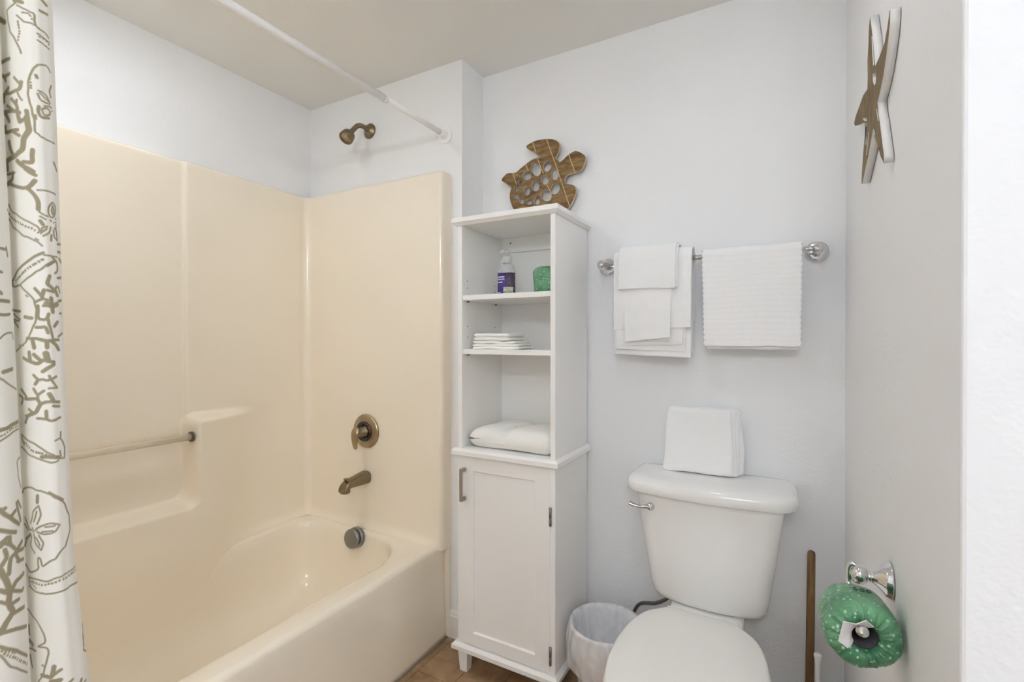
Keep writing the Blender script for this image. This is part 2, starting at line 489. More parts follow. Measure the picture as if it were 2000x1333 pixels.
baseboard('baseboard_right', (XR, YO - 0.015), (XR, YB - 0.015), (-1, 0))
baseboard('baseboard_front', (XR, YO), (X_SIDE, YO), (0, -1))

# ================================================================== BATHTUB AND SURROUND (one moulded unit)
tub = thing('bathtub_shower_unit', 'cream moulded bathtub with matching tall shower surround walls', 'bathtub', (-1.56, 0.78, 0))
IN = (-1.897, -1.277, 0.16, 1.490); RIN = (0.22, 0.13, 0.2, 0.2)
def inner(off, z):
    return rrect(IN[0] - off, IN[1] + off, IN[2] - off, IN[3] + off, tuple(max(0.03, r + off) for r in RIN), z)
X1 = -1.180
def outer(dx, z, rr=0.012):
    return rrect(-1.99, X1 + dx, -0.018, 1.568, rr, z)
rings = [outer(0.006, 0.0), outer(0.005, 0.02), outer(0.0, 0.16), outer(-0.002, 0.335)]
for a in range(1, 7):
    t = math.radians(15 * a); rings.append(outer(-0.002 - 0.022 * (1 - math.cos(t)), 0.358 + 0.022 * math.sin(t)))
rings += [inner(0.030, 0.3815), inner(0.016, 0.379)]
for o, z in ((0.008, 0.3755), (0.002, 0.369), (-0.003, 0.358), (-0.007, 0.34), (-0.016, 0.29), (-0.028, 0.22), (-0.045, 0.16), (-0.07, 0.12), (-0.11, 0.098), (-0.17, 0.09)):
    rings.append(inner(o, z) if o > -0.1 else rrect(IN[0] - o, IN[1] + o, IN[2] - o, IN[3] + o, 0.09, z))
loft('tub_basin', rings, M['fibreglass'], tub)

XS, YS, ZS, ZB = -1.95, 1.525, 1.8634, 0.20
XF = -1.165
path = []     # x, y, nx, ny, on_left
def seg(a, b, n, nx, ny, left=False):
    for i in range(n): path.append((a[0] + (b[0] - a[0]) * i / n, a[1] + (b[1] - a[1]) * i / n, nx, ny, left))
def arc(cx, cy, r, a0, a1, sgn, n=8):
    for i in range(n):
        a = math.radians(a0 + (a1 - a0) * i / n)
        path.append((cx + r * math.cos(a), cy + r * math.sin(a), sgn * math.cos(a), sgn * math.sin(a), False))
rc, rv = 0.03, 0.02
YH = 0.03
seg((XF, -0.026), (XF, YH - rv), 2, 1, 0)
arc(XF - rv, YH - rv, rv, 0, 90, 1)
seg((XF - rv, YH), (XS + rc, YH), 6, 0, 1)
arc(XS + rc, YH + rc, rc, 270, 180, -1)
seg((XS, YH + rc), (XS, 0.88), 10, 1, 0, True)
seg((XS, 0.88), (XS, 1.10), 64, 1, 0, True)
seg((XS, 1.10), (XS, YS - rc), 30, 1, 0, True)
arc(XS + rc, YS - rc, rc, 180, 90, -1)
seg((XS + rc, YS), (XF - rv, YS), 12, 0, -1)
arc(XF - rv, YS + rv, rv, 270, 360, 1)
seg((XF, YS + rv), (XF, YE - 0.0005), 2, 1, 0)
path.append((XF, YE - 0.0005, 1, 0, False))
def sd_lower(y, z):
    a = z - 0.592
    r = 0.025
    dx, dz = (0.988 + r) - y, z - (0.905 - r)
    b = math.hypot(max(dx, 0), max(dz, 0)) + min(max(dx, dz), 0) - r
    k = 0.045
    h = max(0.0, min(1.0, 0.5 + 0.5 * (b - a) / k))
    return b + (a - b) * h - k * h * (1 - h)
def prot(y, z):
    seam = 0.011 * sstep(0.976, 0.990, y) * (1 - 0.8 * sstep(1.0, 1.35, y))
    amp = 0.074 * (1 - sstep(1.0, 1.30, y))
    m = 1 - sstep(-0.016, 0.020, sd_lower(y, z))
    d = seam * (1 - m) + amp * m
    if z < 0.40:                              # lower edge runs smoothly into the basin side
        bx_ = float(np.interp(z, [0.16, 0.22, 0.29, 0.34, 0.40], [-1.852, -1.869, -1.881, -1.890, -1.897])) - XS
        k_ = sstep(0.23, 0.40, z)
        d = amp / 0.074 * ((bx_ + 0.001 - 0.004 * (1 - sstep(0.20, 0.235, z))) * (1 - k_) + 0.074 * k_)
    return d
zrow = sorted(set([round(v, 4) for v in list(np.arange(ZB, 0.36, 0.011)) + list(np.arange(0.36, 0.44, 0.006)) + list(np.arange(0.44, 0.54, 0.02)) + list(np.arange(0.54, 0.66, 0.0045)) + list(np.arange(0.66, 0.86, 0.02)) + list(np.arange(0.86, 0.945, 0.0045)) + list(np.arange(0.945, 1.84, 0.05)) + [1.842, 1.852]]))
V = []; Fc = []
for z in zrow:
    for x, y, nx, ny, left in path:
        d = prot(y, z) if left else 0.0
        if 0.36 < z < 0.432 and x < -1.185 and y > 0.5:      # cove between wall and tub rim
            wgt = (sstep(1.05, 1.30, y) if left else 1.0) * ((-1.185 - x) / 0.045) if x > -1.23 else (sstep(1.05, 1.30, y) if left else 1.0)
            d += 0.019 * min(1.0, (0.432 - z) / 0.05) ** 2.5 * wgt
        V.append((x + nx * d, y + ny * d, z if left else max(z, 0.362)))
for off, z in ((0.003, ZS - 0.003), (0.009, ZS), (0.045, ZS)):     # rounded top edge back to the wall
    for x, y, nx, ny, left in path:
        d = prot(y, 1.85) if left else 0.0
        V.append((x + nx * (d - off), min(y + ny * (d - off), YE - 0.0005), z))
n = len(path)
for i in range(len(zrow) + 2):
    for k in range(n - 1): Fc.append((i * n + k, i * n + k + 1, (i + 1) * n + k + 1, (i + 1) * n + k))
sur = py('surround_wall', V, Fc, M['fibreglass'], tub, True)
box('apron_return', -1.26, -1.1655, 1.566, 1.5865, 0.0, 0.366, M['fibreglass'], tub, 0.006, 3)
gb = tube('grab_bar', [(-1.903, 0.06, 0.838), (-1.903, 0.5, 0.838), (-1.903, 0.988, 0.838)], 0.0125, M['acrylic'], tub)
for yy in (0.984, 0.064):
    lathe('bar_cap', (-1.903, yy, 0.838), (0, 1, 0), [(-0.004, 0.012), (-0.004, 0.0185), (0.003, 0.0185), (0.006, 0.013)], M['bar_cap'], gb, 24)
box('caulk_line', -1.1745, -1.170, -0.018, 1.568, 0.0, 0.004, M['caulk'], tub)

# ================================================================== BATH FITTINGS
sh = thing('shower_fixture', 'small aged bronze shower head on a bent arm', 'shower head', (-1.612, YE, 2.128))
lathe('wall_flange', (-1.612, YE - 0.0005, 2.128), (0, -1, 0), [(0, 0.034), (0.003, 0.034), (0.008, 0.028), (0.013, 0.016), (0.016, 0.011)], M['bronze'], sh, 32)
ap = smooth_path([(-1.612, YE - 0.005, 2.128), (-1.612, 1.553, 2.134), (-1.612, 1.520, 2.128), (-1.612, 1.494, 2.103), (-1.612, 1.478, 2.082)], 8)
tube('shower_arm', ap, 0.0105, M['bronze'], sh, 18)
hd = Vector((0, -0.62, -0.78)).normalized(); ho = Vector((-1.612, 1.481, 2.087))
head = lathe('spray_head', ho, hd, [(-0.004, 0.010), (0.004, 0.013), (0.010, 0.013), (0.015, 0.020), (0.022, 0.0265), (0.034, 0.029), (0.050, 0.030), (0.053, 0.0285), (0.0525, 0.024), (0.050, 0.0235)], M['bronze'], sh, 32)
face = lathe('spray_face', ho, hd, [(0.0495, 0.0235), (0.0515, 0.022), (0.053, 0.0)], M['bronze_l'], head, 32)
for k in range(9):
    a = 2 * math.pi * k / 9; _, u_, v_ = frame(hd)
    lathe('nozzle', ho + hd * 0.0515 + u_ * (0.014 * math.cos(a)) + v_ * (0.014 * math.sin(a)), hd, [(0, 0.0016), (0.003, 0.001)], M['bronze'], head, 8)

vx, vz = -1.571, 0.800
va = thing('tub_valve', 'round antique brass mixing valve with dark ring and lever above the tub spout', 'faucet valve', (vx, YS, vz))
lathe('escutcheon', (vx, YS - 0.0005, vz), (0, -1, 0), [(0, 0.073), (0.003, 0.0735), (0.007, 0.071), (0.011, 0.060), (0.014, 0.044), (0.014, 0.036)], M['bronze_l'], va, 48)
rg = lathe('dial_ring', (vx, YS - 0.012, vz), (0, -1, 0), [(0, 0.044), (0.006, 0.044), (0.009, 0.041), (0.010, 0.034), (0.004, 0.031), (0.003, 0.02)], M['dark_ring'], va, 48)
for a0, mm in ((100, 'blue'), (20, 'red')):
    tube('temperature_mark', [(vx + 0.0385 * math.cos(math.radians(a0 + t)), YS - 0.0222, vz + 0.0385 * math.sin(math.radians(a0 + t))) for t in range(-22, 30, 6)], 0.0028, M[mm], rg, 8, flat=0.5)
lathe('valve_stem', (vx, YS - 0.010, vz), (0, -1, 0), [(0, 0.027), (0.010, 0.026), (0.012, 0.021), (0.050, 0.019), (0.056, 0.016)], M['bronze'], va, 32)
hp = smooth_path([(vx, YS - 0.048, vz + 0.018), (vx, YS - 0.062, vz + 0.010), (vx - 0.002, YS - 0.066, vz - 0.015), (vx - 0.003, YS - 0.064, vz - 0.045), (vx - 0.003, YS - 0.060, vz - 0.068)], 6)
tube('lever_handle', hp, [float(np.interp(i / (len(hp) - 1), [0, 0.15, 0.4, 0.7, 0.95, 1], [0.012, 0.019, 0.0205, 0.0155, 0.0115, 0.007])) for i in range(len(hp))], M['bronze_l'], va, 24, flat=0.5)
lathe('limit_screw', (vx + 0.048, YS - 0.011, vz - 0.028), (0, -1, 0), [(0, 0.004), (0.003, 0.004), (0.004, 0.003)], M['bronze'], va, 12)

sx, sz = -1.572, 0.600
sp = thing('tub_spout', 'aged bronze tub spout with a diverter knob on the cream end wall', 'spout', (sx, YS, sz))
rings = []
for d, h0, h1, w in ((0.0, -0.024, 0.027, 0.026), (0.006, -0.025, 0.028, 0.027), (0.04, -0.024, 0.024, 0.0255), (0.085, -0.022, 0.016, 0.0245), (0.108, -0.022, 0.010, 0.0240), (0.122, -0.024, 0.000, 0.0235), (0.132, -0.030, -0.012, 0.022), (0.136, -0.033, -0.022, 0.019)):
    ring = []
    for k in range(28):
        a = 2 * math.pi * k / 28; c_, s_ = math.cos(a), math.sin(a)
        px = w * math.copysign(abs(c_) ** 0.6, c_); pz = (h0 + h1) / 2 + (h1 - h0) / 2 * math.copysign(abs(s_) ** 0.6, s_)
        ring.append((sx + px, YS - 0.0005 - d, sz + pz))
    rings.append(ring)
loft('spout_body', rings, M['bronze'], sp)
lathe('spout_outlet', (sx, YS - 0.118, sz - 0.018), (0, 0, -1), [(0, 0.0205), (0.018, 0.0205), (0.020, 0.018), (0.010, 0.016)], M['bronze'], sp, 24)
kb = lathe('diverter_knob', (sx, YS - 0.112, sz + 0.004), (0, -0.2, 1), [(0, 0.004), (0.010, 0.0035), (0.012, 0.0075), (0.016, 0.009), (0.019, 0.0065), (0.020, 0.0)], M['bronze'], sp, 20)

ovn = Vector((0, -1, 0.12)).normalized()
oc = thing('overflow_cover', 'round grey metal overflow cover inside the tub end', 'drain cover', (-1.585, 1.473, 0.352))
lathe('cover_cap', (-1.585, 1.4735, 0.352), ovn, [(0.004, 0.034), (0.012, 0.0365), (0.014, 0.040), (0.022, 0.0405), (0.026, 0.0385), (0.0275, 0.034), (0.0275, 0.0)], M['grey_steel'], oc, 40)
lathe('cover_plate', (-1.585, 1.477, 0.352), ovn, [(-0.008, 0.043), (0.005, 0.043), (0.008, 0.040), (0.009, 0.02)], M['grey_steel'], oc, 40)

# ================================================================== SHOWER ROD AND CURTAIN
RX, RZ = -1.193, 2.0245
rod = thing('shower_rod', 'white telescoping shower rod spanning the tub below the ceiling', 'curtain rod', (RX, YE, RZ))
tube('outer_tube', [(RX, -0.02, RZ), (RX, 0.6, RZ), (RX, 1.244, RZ)], 0.0128, M['rod'], rod, 24)
lathe('tube_collar', (RX, 1.243, RZ), (0, 1, 0), [(-0.004, 0.0129), (0.0, 0.0134), (0.004, 0.0134), (0.005, 0.0112)], M['rod'], rod, 24)
tube('inner_tube', [(RX, 1.24, RZ), (RX, 1.4, RZ), (RX, 1.558, RZ)], 0.0108, M['rod'], rod, 24)
lathe('end_cap', (RX, 1.548, RZ), (0, 1, 0), [(0, 0.011), (0.003, 0.0150), (0.010, 0.0175), (0.022, 0.0185), (0.031, 0.017), (0.036, 0.012)], M['rod'], rod, 28)
lathe('end_flange', (RX, YE - 0.0005, RZ), (0, -1, 0), [(0, 0.034), (0.003, 0.034), (0.005, 0.031), (0.006, 0.020), (0.008, 0.016)], M['rod'], rod, 36)
lathe('head_flange', (RX, -0.0295, RZ), (0, 1, 0), [(0, 0.034), (0.003, 0.034), (0.006, 0.020), (0.03, 0.017)], M['rod'], rod, 28)

CT_L = [(-.02, -.30), (.028, -.25), (-.030, -.20), (.028, -.15), (-.030, -.10), (.010, -.085), (.026, -.055), (.020, -.028), (-.004, -.008)]
CT_R = [(-.030, 0.0), (.002, .10), (.020, .30), (.025, .50), (.021, .66), (.015, .82), (.003, .97), (-.010, 1.0), (-.022, .95)]
def curtain_ctrl(z):
    k = (2.0 - z) / 1.5
    xc = -1.190 + .055 * k; yc = .305 + .031 * k
    ye = float(np.interp(-z, [-2.1, -1.6, -1.2, -.8, -.55, .0], [.370, .376, .380, .388, .409, .43]))
    w = ye - yc
    return np.array([(xc + a, yc + b) for a, b in CT_L] + [(xc + a, yc + b * w) for a, b in CT_R])
def cr_rows(P, ns):
    Q = np.vstack([2 * P[0] - P[1], P, 2 * P[-1] - P[-2]]); out = []
    for i in range(len(P) - 1):
        p0, p1, p2, p3 = Q[i:i + 4]
        t = (np.arange(ns[i]) / ns[i])[:, None]
        out.append(.5 * ((2 * p1) + (-p0 + p2) * t + (2 * p0 - 5 * p1 + 4 * p2 - p3) * t * t + (-p0 + 3 * p1 - 3 * p2 + p3) * t ** 3))
    out.append(P[-1:]); return np.vstack(out)
NS = [10] * 6 + [22] * 11
ref = cr_rows(curtain_ctrl(1.2), [40] * 17)
s_ref = np.concatenate([[0], np.cumsum(np.linalg.norm(np.diff(ref, axis=0), axis=1))])
ref2 = np.concatenate([np.arange(i, i + 1, 1 / NS[i])[:NS[i]] for i in range(17)] + [[17.0]])
S_COL = np.interp(ref2 * 40, np.arange(len(s_ref)), s_ref)
Z_ROW = np.arange(0.13, 1.995, 0.0016)
PRINT = "2:523,1794 516,1788 508,1782 497,1776 498,1766 498,1758 501,1748 503,1738 509,1730 513,1722 519,1708 521,1700;2:518,1784 525,1780 530,1778 535,1776 540,1774 540,1760 544,1752 551,1752 557,1750 561,1746;2:517,1766 523,1760 528,1756 537,1756 547,1752;2d:525,1772 533,1772 537,1764;2:543,1742 554,1740 562,1738;2:543,1730 554,1728 561,1726;2d:545,1738 555,1738 561,1734;7:475,1766 488,1758;3.7:548,1786 560,1788;4.2:552,1808 559,1804;5.1:514,1792 525,1790;2d:518,1756 519,1748 520,1738 518,1728 517,1720;5.1:475,1690 484,1692 497,1692;5.1:475,1666 479,1664 495,1666;4.2:479,1664 483,1656;5.6:475,1620 475,1626 479,1634 490,1642;4.7:479,1634 495,1632 507,1634 516,1638 519,1650;3.3:517,1646 507,1658;2.3:512,1632 515,1624 519,1618;5.1:475,1600 477,1602 501,1600 514,1596;5.6:477,1600 488,1584;4.2:483,1612 504,1600;4.7:497,1622 509,1610 511,1596;3.7:509,1610 510,1618;5.6:511,1596 512,1588 514,1580;5.1:514,1580 525,1588 525,1600;7:525,1588 526,1576 527,1566 523,1558 519,1550 518,1542 516,1532 509,1526 499,1520 485,1518 475,1514 475,1500;5.1:475,1576 475,1566 495,1566 509,1566;4.2:495,1566 505,1560 512,1556;6.6:484,1548 489,1532 499,1520;6.1:505,1512 517,1502 524,1498 530,1494;5.1:517,1510 529,1510 530,1522 531,1532;3.7:476,1492 497,1492;2:542,1686 537,1678 534,1670 531,1660 529,1650 529,1640 528,1630 529,1622 530,1614 532,1606 533,1594 535,1584 535,1566 539,1562 543,1558 558,1556 566,1556;2:542,1686 555,1692 562,1684;2:541,1640 552,1638 556,1632 559,1626;2:540,1634 544,1624 557,1624;2:543,1636 550,1632 557,1628;3.3:541,1612 540,1602 544,1594 556,1598;2:544,1608 552,1614 558,1612 557,1604 548,1600 545,1606;2:563,1660 559,1648 561,1638;2:549,1616 558,1620;2d:560,1620 563,1614;3.3:539,1666 540,1662;3.3:536,1594 536,1588;2.3d:531,1658 532,1648 532,1638;3.3:563,1520 570,1508;4.7:519,1498 526,1492 533,1488;6.1:492,1492 489,1482 478,1476 475,1474;4.7:478,1476 492,1470 505,1466 514,1464 521,1464 530,1454 535,1442 535,1428;5.6:521,1464 527,1470 532,1478;2:535,1462 547,1464 557,1464 564,1462;2:557,1446 550,1436 549,1424 555,1418 561,1426 562,1440 557,1446;2:557,1440 555,1430 557,1424 559,1432 557,1440;2:536,1424 541,1420 548,1418;2:537,1416 544,1412;4.2:537,1408 540,1402;2:538,1388 539,1396 546,1400;2:540,1382 549,1390 552,1400;2:540,1390 545,1396;2:557,1396 558,1384 564,1378;2:559,1400 563,1394 564,1380;2.8:553,1386 552,1376;2.3d:552,1412 558,1410;2d:562,1418 562,1408 562,1400;2:475,1438 482,1426 495,1420 505,1414 515,1408 523,1404 529,1400 534,1396 537,1386;2:475,1412 484,1398 495,1392 504,1386 512,1380 519,1378 526,1374 533,1370 538,1364;2.6d:475,1422 482,1414 493,1408 510,1400 518,1396 525,1394 535,1386;2.1:445,1424 453,1414;2:530,1376 533,1374;3.3:539,1352 533,1348 527,1344 520,1338 512,1332 503,1326 490,1318 477,1304;2.1:540,1328 535,1322 529,1318 523,1312 515,1306 507,1300 497,1294;3d:538,1340 531,1334 523,1328 515,1322 505,1314 496,1308 484,1302;3.7:418,1352 434,1352;3.7:434,1356 437,1342;4.7:414,1264 423,1264 435,1264;3.7:413,1240 422,1240 435,1242;2:411,1200 421,1208 439,1210 443,1200;3.3:416,1312 420,1312;4.7:415,1278 417,1276;2.1:475,1302 478,1292 497,1294 505,1288 512,1282 518,1276 524,1268 525,1260 527,1252 526,1242 525,1230 521,1222 518,1214 513,1204 507,1196;2:458,1276 455,1260 445,1248;3.3:475,1250 495,1248;2.1:475,1244 483,1238 493,1234;2.1:475,1234 482,1232 491,1232;2:475,1230 486,1220;2:471,1226 454,1214;4.7:507,1238 519,1236;2:511,1276 514,1274;3.7:526,1288 533,1278 536,1272;4.2:538,1286 535,1274;3.3:525,1264 536,1270 543,1268;2.1:540,1348 553,1348 562,1348;2.8:553,1346 561,1338 562,1324 557,1318;4.2:543,1330 557,1340;4.7:547,1312 543,1298 549,1292 556,1286 560,1278;3.3:559,1294 553,1284;7:541,1262 549,1258 558,1262;5.6:548,1272 549,1260 550,1248;3.7:542,1286 553,1284;3.7:537,1258 540,1258;3.7:529,1258 529,1248 529,1236 539,1234 543,1244;3.3:542,1234 543,1224;3.7:525,1220 532,1220 538,1220 541,1210;3.3:544,1222 546,1212 548,1202;4.2:558,1230 552,1222;3.7:510,1200 525,1200 536,1196 549,1198 559,1198;2.8:559,1204 570,1210;3.3:565,1372 575,1374;3.3:565,1358 572,1358;3.7:568,1346 576,1340;3.3:562,1310 572,1312;2.8:563,1294 566,1284;3.7:562,1268 570,1270;2.8:564,1246 569,1246;2:510,1202 507,1194 491,1186 477,1178;2d:487,1188 500,1188;3.7:509,1200 518,1200 525,1200 534,1198 543,1196 559,1198;5.1:519,1196 521,1184;4.7:539,1194 539,1184;4.7:545,1196 554,1188 558,1180;4.7:498,1166 513,1160 525,1156 533,1162 539,1160 548,1158;5.1:512,1176 513,1162;4.7:520,1172 529,1162;7:537,1174 539,1162;4.7:532,1142 539,1148 548,1154;3.3:518,1136 525,1128 532,1128 538,1126 551,1132;4.2:525,1128 520,1120;2.8:540,1134 544,1124 552,1112;2.8:539,1112 550,1112;4.2:487,1110 501,1098 497,1094 511,1094 521,1094 527,1086 534,1088 542,1088 554,1086;3.3:480,1100 490,1094 485,1084;3.3:517,1112 523,1102 532,1108;3.3:523,1102 523,1092;5.1:527,1086 523,1078 518,1070 503,1064 495,1052;3.3:506,1076 514,1070;3.3:496,1064 503,1064;5.1:539,1102 544,1090;3.7:544,1080 554,1078;3.3:521,1060 533,1058 541,1054 555,1058;3.7:534,1072 534,1058;2:555,1032 554,1020;2:544,1018 554,1020 561,1004 561,996 560,986;2.3:552,998 553,988;5.1:414,1144 423,1146 435,1148;2.3:408,1134 414,1130 421,1124 432,1118 447,1112;5.1:405,1048 417,1050 429,1054 462,1056;2:404,1030 412,1034 421,1038 433,1042 470,1044;2.3d:405,1038 411,1040 419,1044 430,1048 468,1048;2.1:480,1030 491,1024 502,1020 513,1016 521,1010 528,1004 534,998 540,994 548,986 560,984;2:478,1008 489,1002 500,996 512,992 521,988 530,984 539,980 548,982;2.8d:483,1018 497,1012 507,1004 517,1000 525,998 536,992;5.1:525,992 532,992 539,990 548,988;2.1:480,1026 487,1012;2:467,996 442,992 436,986 438,974 438,964 442,952 448,940;3.7:433,922 442,908;4.7:400,914 407,918;3.3:533,928 541,920 553,910;4.2:515,924 514,912;2.1:476,926 481,934 502,938 512,934 521,932 529,928 535,924 540,918 547,912 555,904 558,896 561,886 565,878 565,868 566,858 565,850 561,842 557,834 554,826 546,822 541,816 537,810 531,808 525,804 518,800 515,812 511,814 510,804 509,794 488,786 480,792 475,798;2:545,868 538,872 532,874 524,872 514,868 509,864;2:545,868 538,858 530,856 522,856 511,860;2:538,868 532,868 525,868;2:535,860 528,860 520,860;2:516,906 505,896 502,886 496,874;2:516,906 518,898 519,890 516,882 512,874;2:512,896 509,886 505,878;2:479,882 487,868 493,862;2:477,870 487,860;2:478,844 495,856;2.3:475,830 482,844 493,852;2:517,828 507,840 504,856;2:517,828 521,840 518,846 514,854;2:515,836 512,844 508,850;2:504,822 493,834 495,842 497,852;2.3d:495,862 509,862;2.3d:501,866 503,858;5.5:400,918 406,908 414,900 421,892 433,882;5.5:399,884 406,880 413,876 423,872;6.4:398,858 403,864 408,868;4.6:429,920 431,910 435,898 439,886;4.6:414,900 419,904 425,908;5.5:440,850 432,846 425,842 421,836 429,820;7:396,822 399,812 403,802 406,790 408,780 407,770 406,762 408,752 411,744 406,736 401,730 398,724 394,720;5.8:396,786 405,778;5.8:409,780 414,784 419,790 429,792 441,794;4.7:409,780 419,774 432,768 437,770;5.1:408,808 409,816 410,824 412,832 417,836 425,838 445,836;5.1:411,744 410,756 423,758;5.5:413,740 422,740 436,738;5.1:393,716 399,716 407,714 415,712 425,708 441,702;5.1:404,850 406,838 403,832 399,826;3.9:395,768 406,758;4.7:424,822 444,818;5.1:401,864 411,856;4.7:412,868 412,856 421,844;3.9:392,696 400,688 412,678 423,666 439,652;2:392,682 396,674 400,664 404,656 412,648 421,638 437,624;2.7d:397,682 403,674 411,666 421,654 438,638;2.7d:394,688 402,682 411,674;2:475,718 487,708 499,702 507,692 511,684 514,676 514,664 499,656 509,656 517,654 519,646 517,638 515,630 511,618 507,606 495,592;2.3:475,664 486,656;2.3:476,648 492,646;2:475,660 483,652;2:476,690 476,682 476,672;2:476,636 477,624 480,614;2:507,624 511,622;5.1:505,606 514,604 520,602 523,610 525,620;3.9:520,602 527,608 533,612;5.8:520,594 531,594;3.1:541,584 545,586;3.1:557,572 558,576;2.3:562,566 566,568;2.3:583,574 581,572;2:581,712 582,702 582,694 582,684 583,674 576,668 576,658 573,650 572,640 572,630 570,622 582,614 581,626 582,636 583,646 582,658 582,668 582,678 582,686 581,696;2d:582,702 582,692 582,682 582,672 583,662 583,652 576,646 573,638 570,630;2:482,776 506,776 515,774 523,772 530,774 536,776 543,776 556,778 568,778 582,780;2:482,760 499,754 512,752 522,750 531,750 539,750 550,750 559,752 570,750 582,748;2.5d:493,770 508,768 518,766 526,768 533,768 540,770 551,770 559,772 569,772 581,772;2:482,776 485,762;2d:489,770 502,760;2:579,754 580,754"
ink = np.zeros((len(Z_ROW), len(S_COL)), np.float32)
def stroke(pts, w, dash, ds, dz):
    pts = [(a / 1000 + ds, b / 1000 + dz) for a, b in pts]; r = w / 2000; acc = 0.0
    for (a0, b0), (a1, b1) in zip(pts[:-1], pts[1:]):
        L = math.hypot(a1 - a0, b1 - b0)
        if L < 1e-6: continue
        i0, i1 = np.searchsorted(S_COL, [min(a0, a1) - r - .002, max(a0, a1) + r + .002])
        j0, j1 = np.searchsorted(Z_ROW, [min(b0, b1) - r - .002, max(b0, b1) + r + .002])
        if i1 > i0 and j1 > j0:
            S, Z = np.meshgrid(S_COL[i0:i1], Z_ROW[j0:j1])
            t = np.clip(((S - a0) * (a1 - a0) + (Z - b0) * (b1 - b0)) / (L * L), 0, 1)
            d = np.hypot(S - a0 - t * (a1 - a0), Z - b0 - t * (b1 - b0))
            f = np.clip((r + .0006 - d) / .0012, 0, 1)
            if dash: f = f * (((acc + t * L) % .0052) < .0030)
            ink[j0:j1, i0:i1] = np.maximum(ink[j0:j1, i0:i1], f)
        acc += L
for item in PRINT.split(';'):
    head_, body = item.split(':')
    dash = head_.endswith('d'); w = float(head_.rstrip('d'))
    pts = [tuple(map(float, q.split(','))) for q in body.split()]
    if len(pts) > 2: pts = [tuple(v_)[:2] for v_ in smooth_path([(a, b, 0) for a, b in pts], 3)]
    w = w * 1.2 + 0.8
    stroke(pts, w, dash, 0, 0)
    if min(p[0] for p in pts) > 470:
        for ds, dz in ((-.19, .37), (-.38, -.28), (-.19, -.93), (-.38, 1.0), (0, -1.27)): stroke(pts, w, dash, ds, dz)
rows = []
for z in Z_ROW:
    r_ = cr_rows(curtain_ctrl(z), NS)
    rows.append(np.column_stack([r_, np.full(len(r_), z)]))
VV = np.vstack(rows).astype(np.float32)
nc, nr = len(S_COL), len(Z_ROW)
I = (np.arange(nr - 1)[:, None] * nc + np.arange(nc - 1)[None, :]).ravel()
FF = np.column_stack([I, I + 1, I + nc + 1, I + nc]).astype(np.int32)
me = bpy.data.meshes.new('cloth')
me.vertices.add(len(VV)); me.vertices.foreach_set('co', VV.ravel())
me.loops.add(FF.size); me.loops.foreach_set('vertex_index', FF.ravel())
me.polygons.add(len(FF)); me.polygons.foreach_set('loop_start', np.arange(0, FF.size, 4, dtype=np.int32))
me.update(calc_edges=True); me.validate()
at_ = me.attributes.new('print', 'FLOAT', 'POINT'); at_.data.foreach_set('value', ink.ravel())
cur = thing('shower_curtain', 'cream shower curtain printed with taupe coral and sand dollars, bunched on the rod', 'shower curtain', (-1.15, 0.2, 0.13))
link('cloth', me, M['curtain'], cur, True)
for k, yy in enumerate((0.03, 0.075, 0.14, 0.19, 0.25, 0.30, 0.345)):
    pts = [(RX + 0.0215 * math.cos(t), yy, RZ - 0.008 + 0.0215 * math.sin(t)) for t in np.linspace(0, 2 * math.pi, 25)]
    tube('curtain_ring', pts, 0.0018, M['chrome'], cur, 8)

# ================================================================== CABINET
cab = thing('linen_cabinet', 'tall narrow white cabinet with open shelves above a panelled door', 'cabinet', (-0.835, 1.58, 0))
CX0, CX1, CY0, CY1 = -1.025, -0.640, 1.436, 1.727
TX0, TX1, TY0, TY1 = -1.044, -0.6255, 1.4205, 1.7275
W = M['cabinet']
def trim_board(name, z0, z1, cham_low, cham_high):
    a = 0.012
    def R(d, z): return [(TX0 + d, TY0 + d, z), (TX1 - d, TY0 + d, z), (TX1 - d, TY1, z), (TX0 + d, TY1, z)]
    rings = [R(a if cham_low else 0.002, z0), R(0.0 if not cham_low else 0.003, z0 + (0.009 if cham_low else 0.002)), R(0, z0 + 0.011 if cham_low else z0 + 0.002), R(0, z1 - (0.009 if cham_high else 0.003)), R(0.009 if cham_high else 0.003, z1)]
    return loft(name, rings, W, cab, smooth=False)
trim_board('top_board', 1.606, 1.634, True, False)
trim_board('middle_ledge', 0.781, 0.806, False, True)
trim_board('base_board', 0.078, 0.103, False, True)
T = 0.018
box('side_panel', CX0, CX0 + T, CY0, CY1, 0.806, 1.606, W, cab, 0.0015, 1)
box('side_panel', CX1 - T, CX1, CY0, CY1, 0.806, 1.606, W, cab, 0.0015, 1)
box('side_panel', CX0, CX0 + T, CY0, CY1, 0.103, 0.781, W, cab, 0.0015, 1)
box('side_panel', CX1 - T, CX1, CY0, CY1, 0.103, 0.781, W, cab, 0.0015, 1)
box('back_panel', CX0 + T, CX1 - T, CY1 - 0.006, CY1, 0.103, 1.606, W, cab)
box('hanging_rail', CX0 + T, CX1 - T, CY1 - 0.020, CY1 - 0.006, 1.548, 1.606, W, cab, 0.001, 1)
for zz in (1.338, 1.144):
    s_ = box('shelf', CX0 + T + 0.001, CX1 - T - 0.001, CY0 + 0.004, CY1 - 0.008, zz, zz + 0.018, W, cab, 0.0012, 1)
    for yy in (CY0 + 0.035, CY1 - 0.06):
        for xx, dx in ((CX0 + T, 1), (CX1 - T, -1)):
            lathe('shelf_pin', (xx, yy, zz - 0.003), (dx, 0, 0), [(0, 0.0028), (0.009, 0.0028), (0.010, 0.002)], M['hinge'], s_, 10)
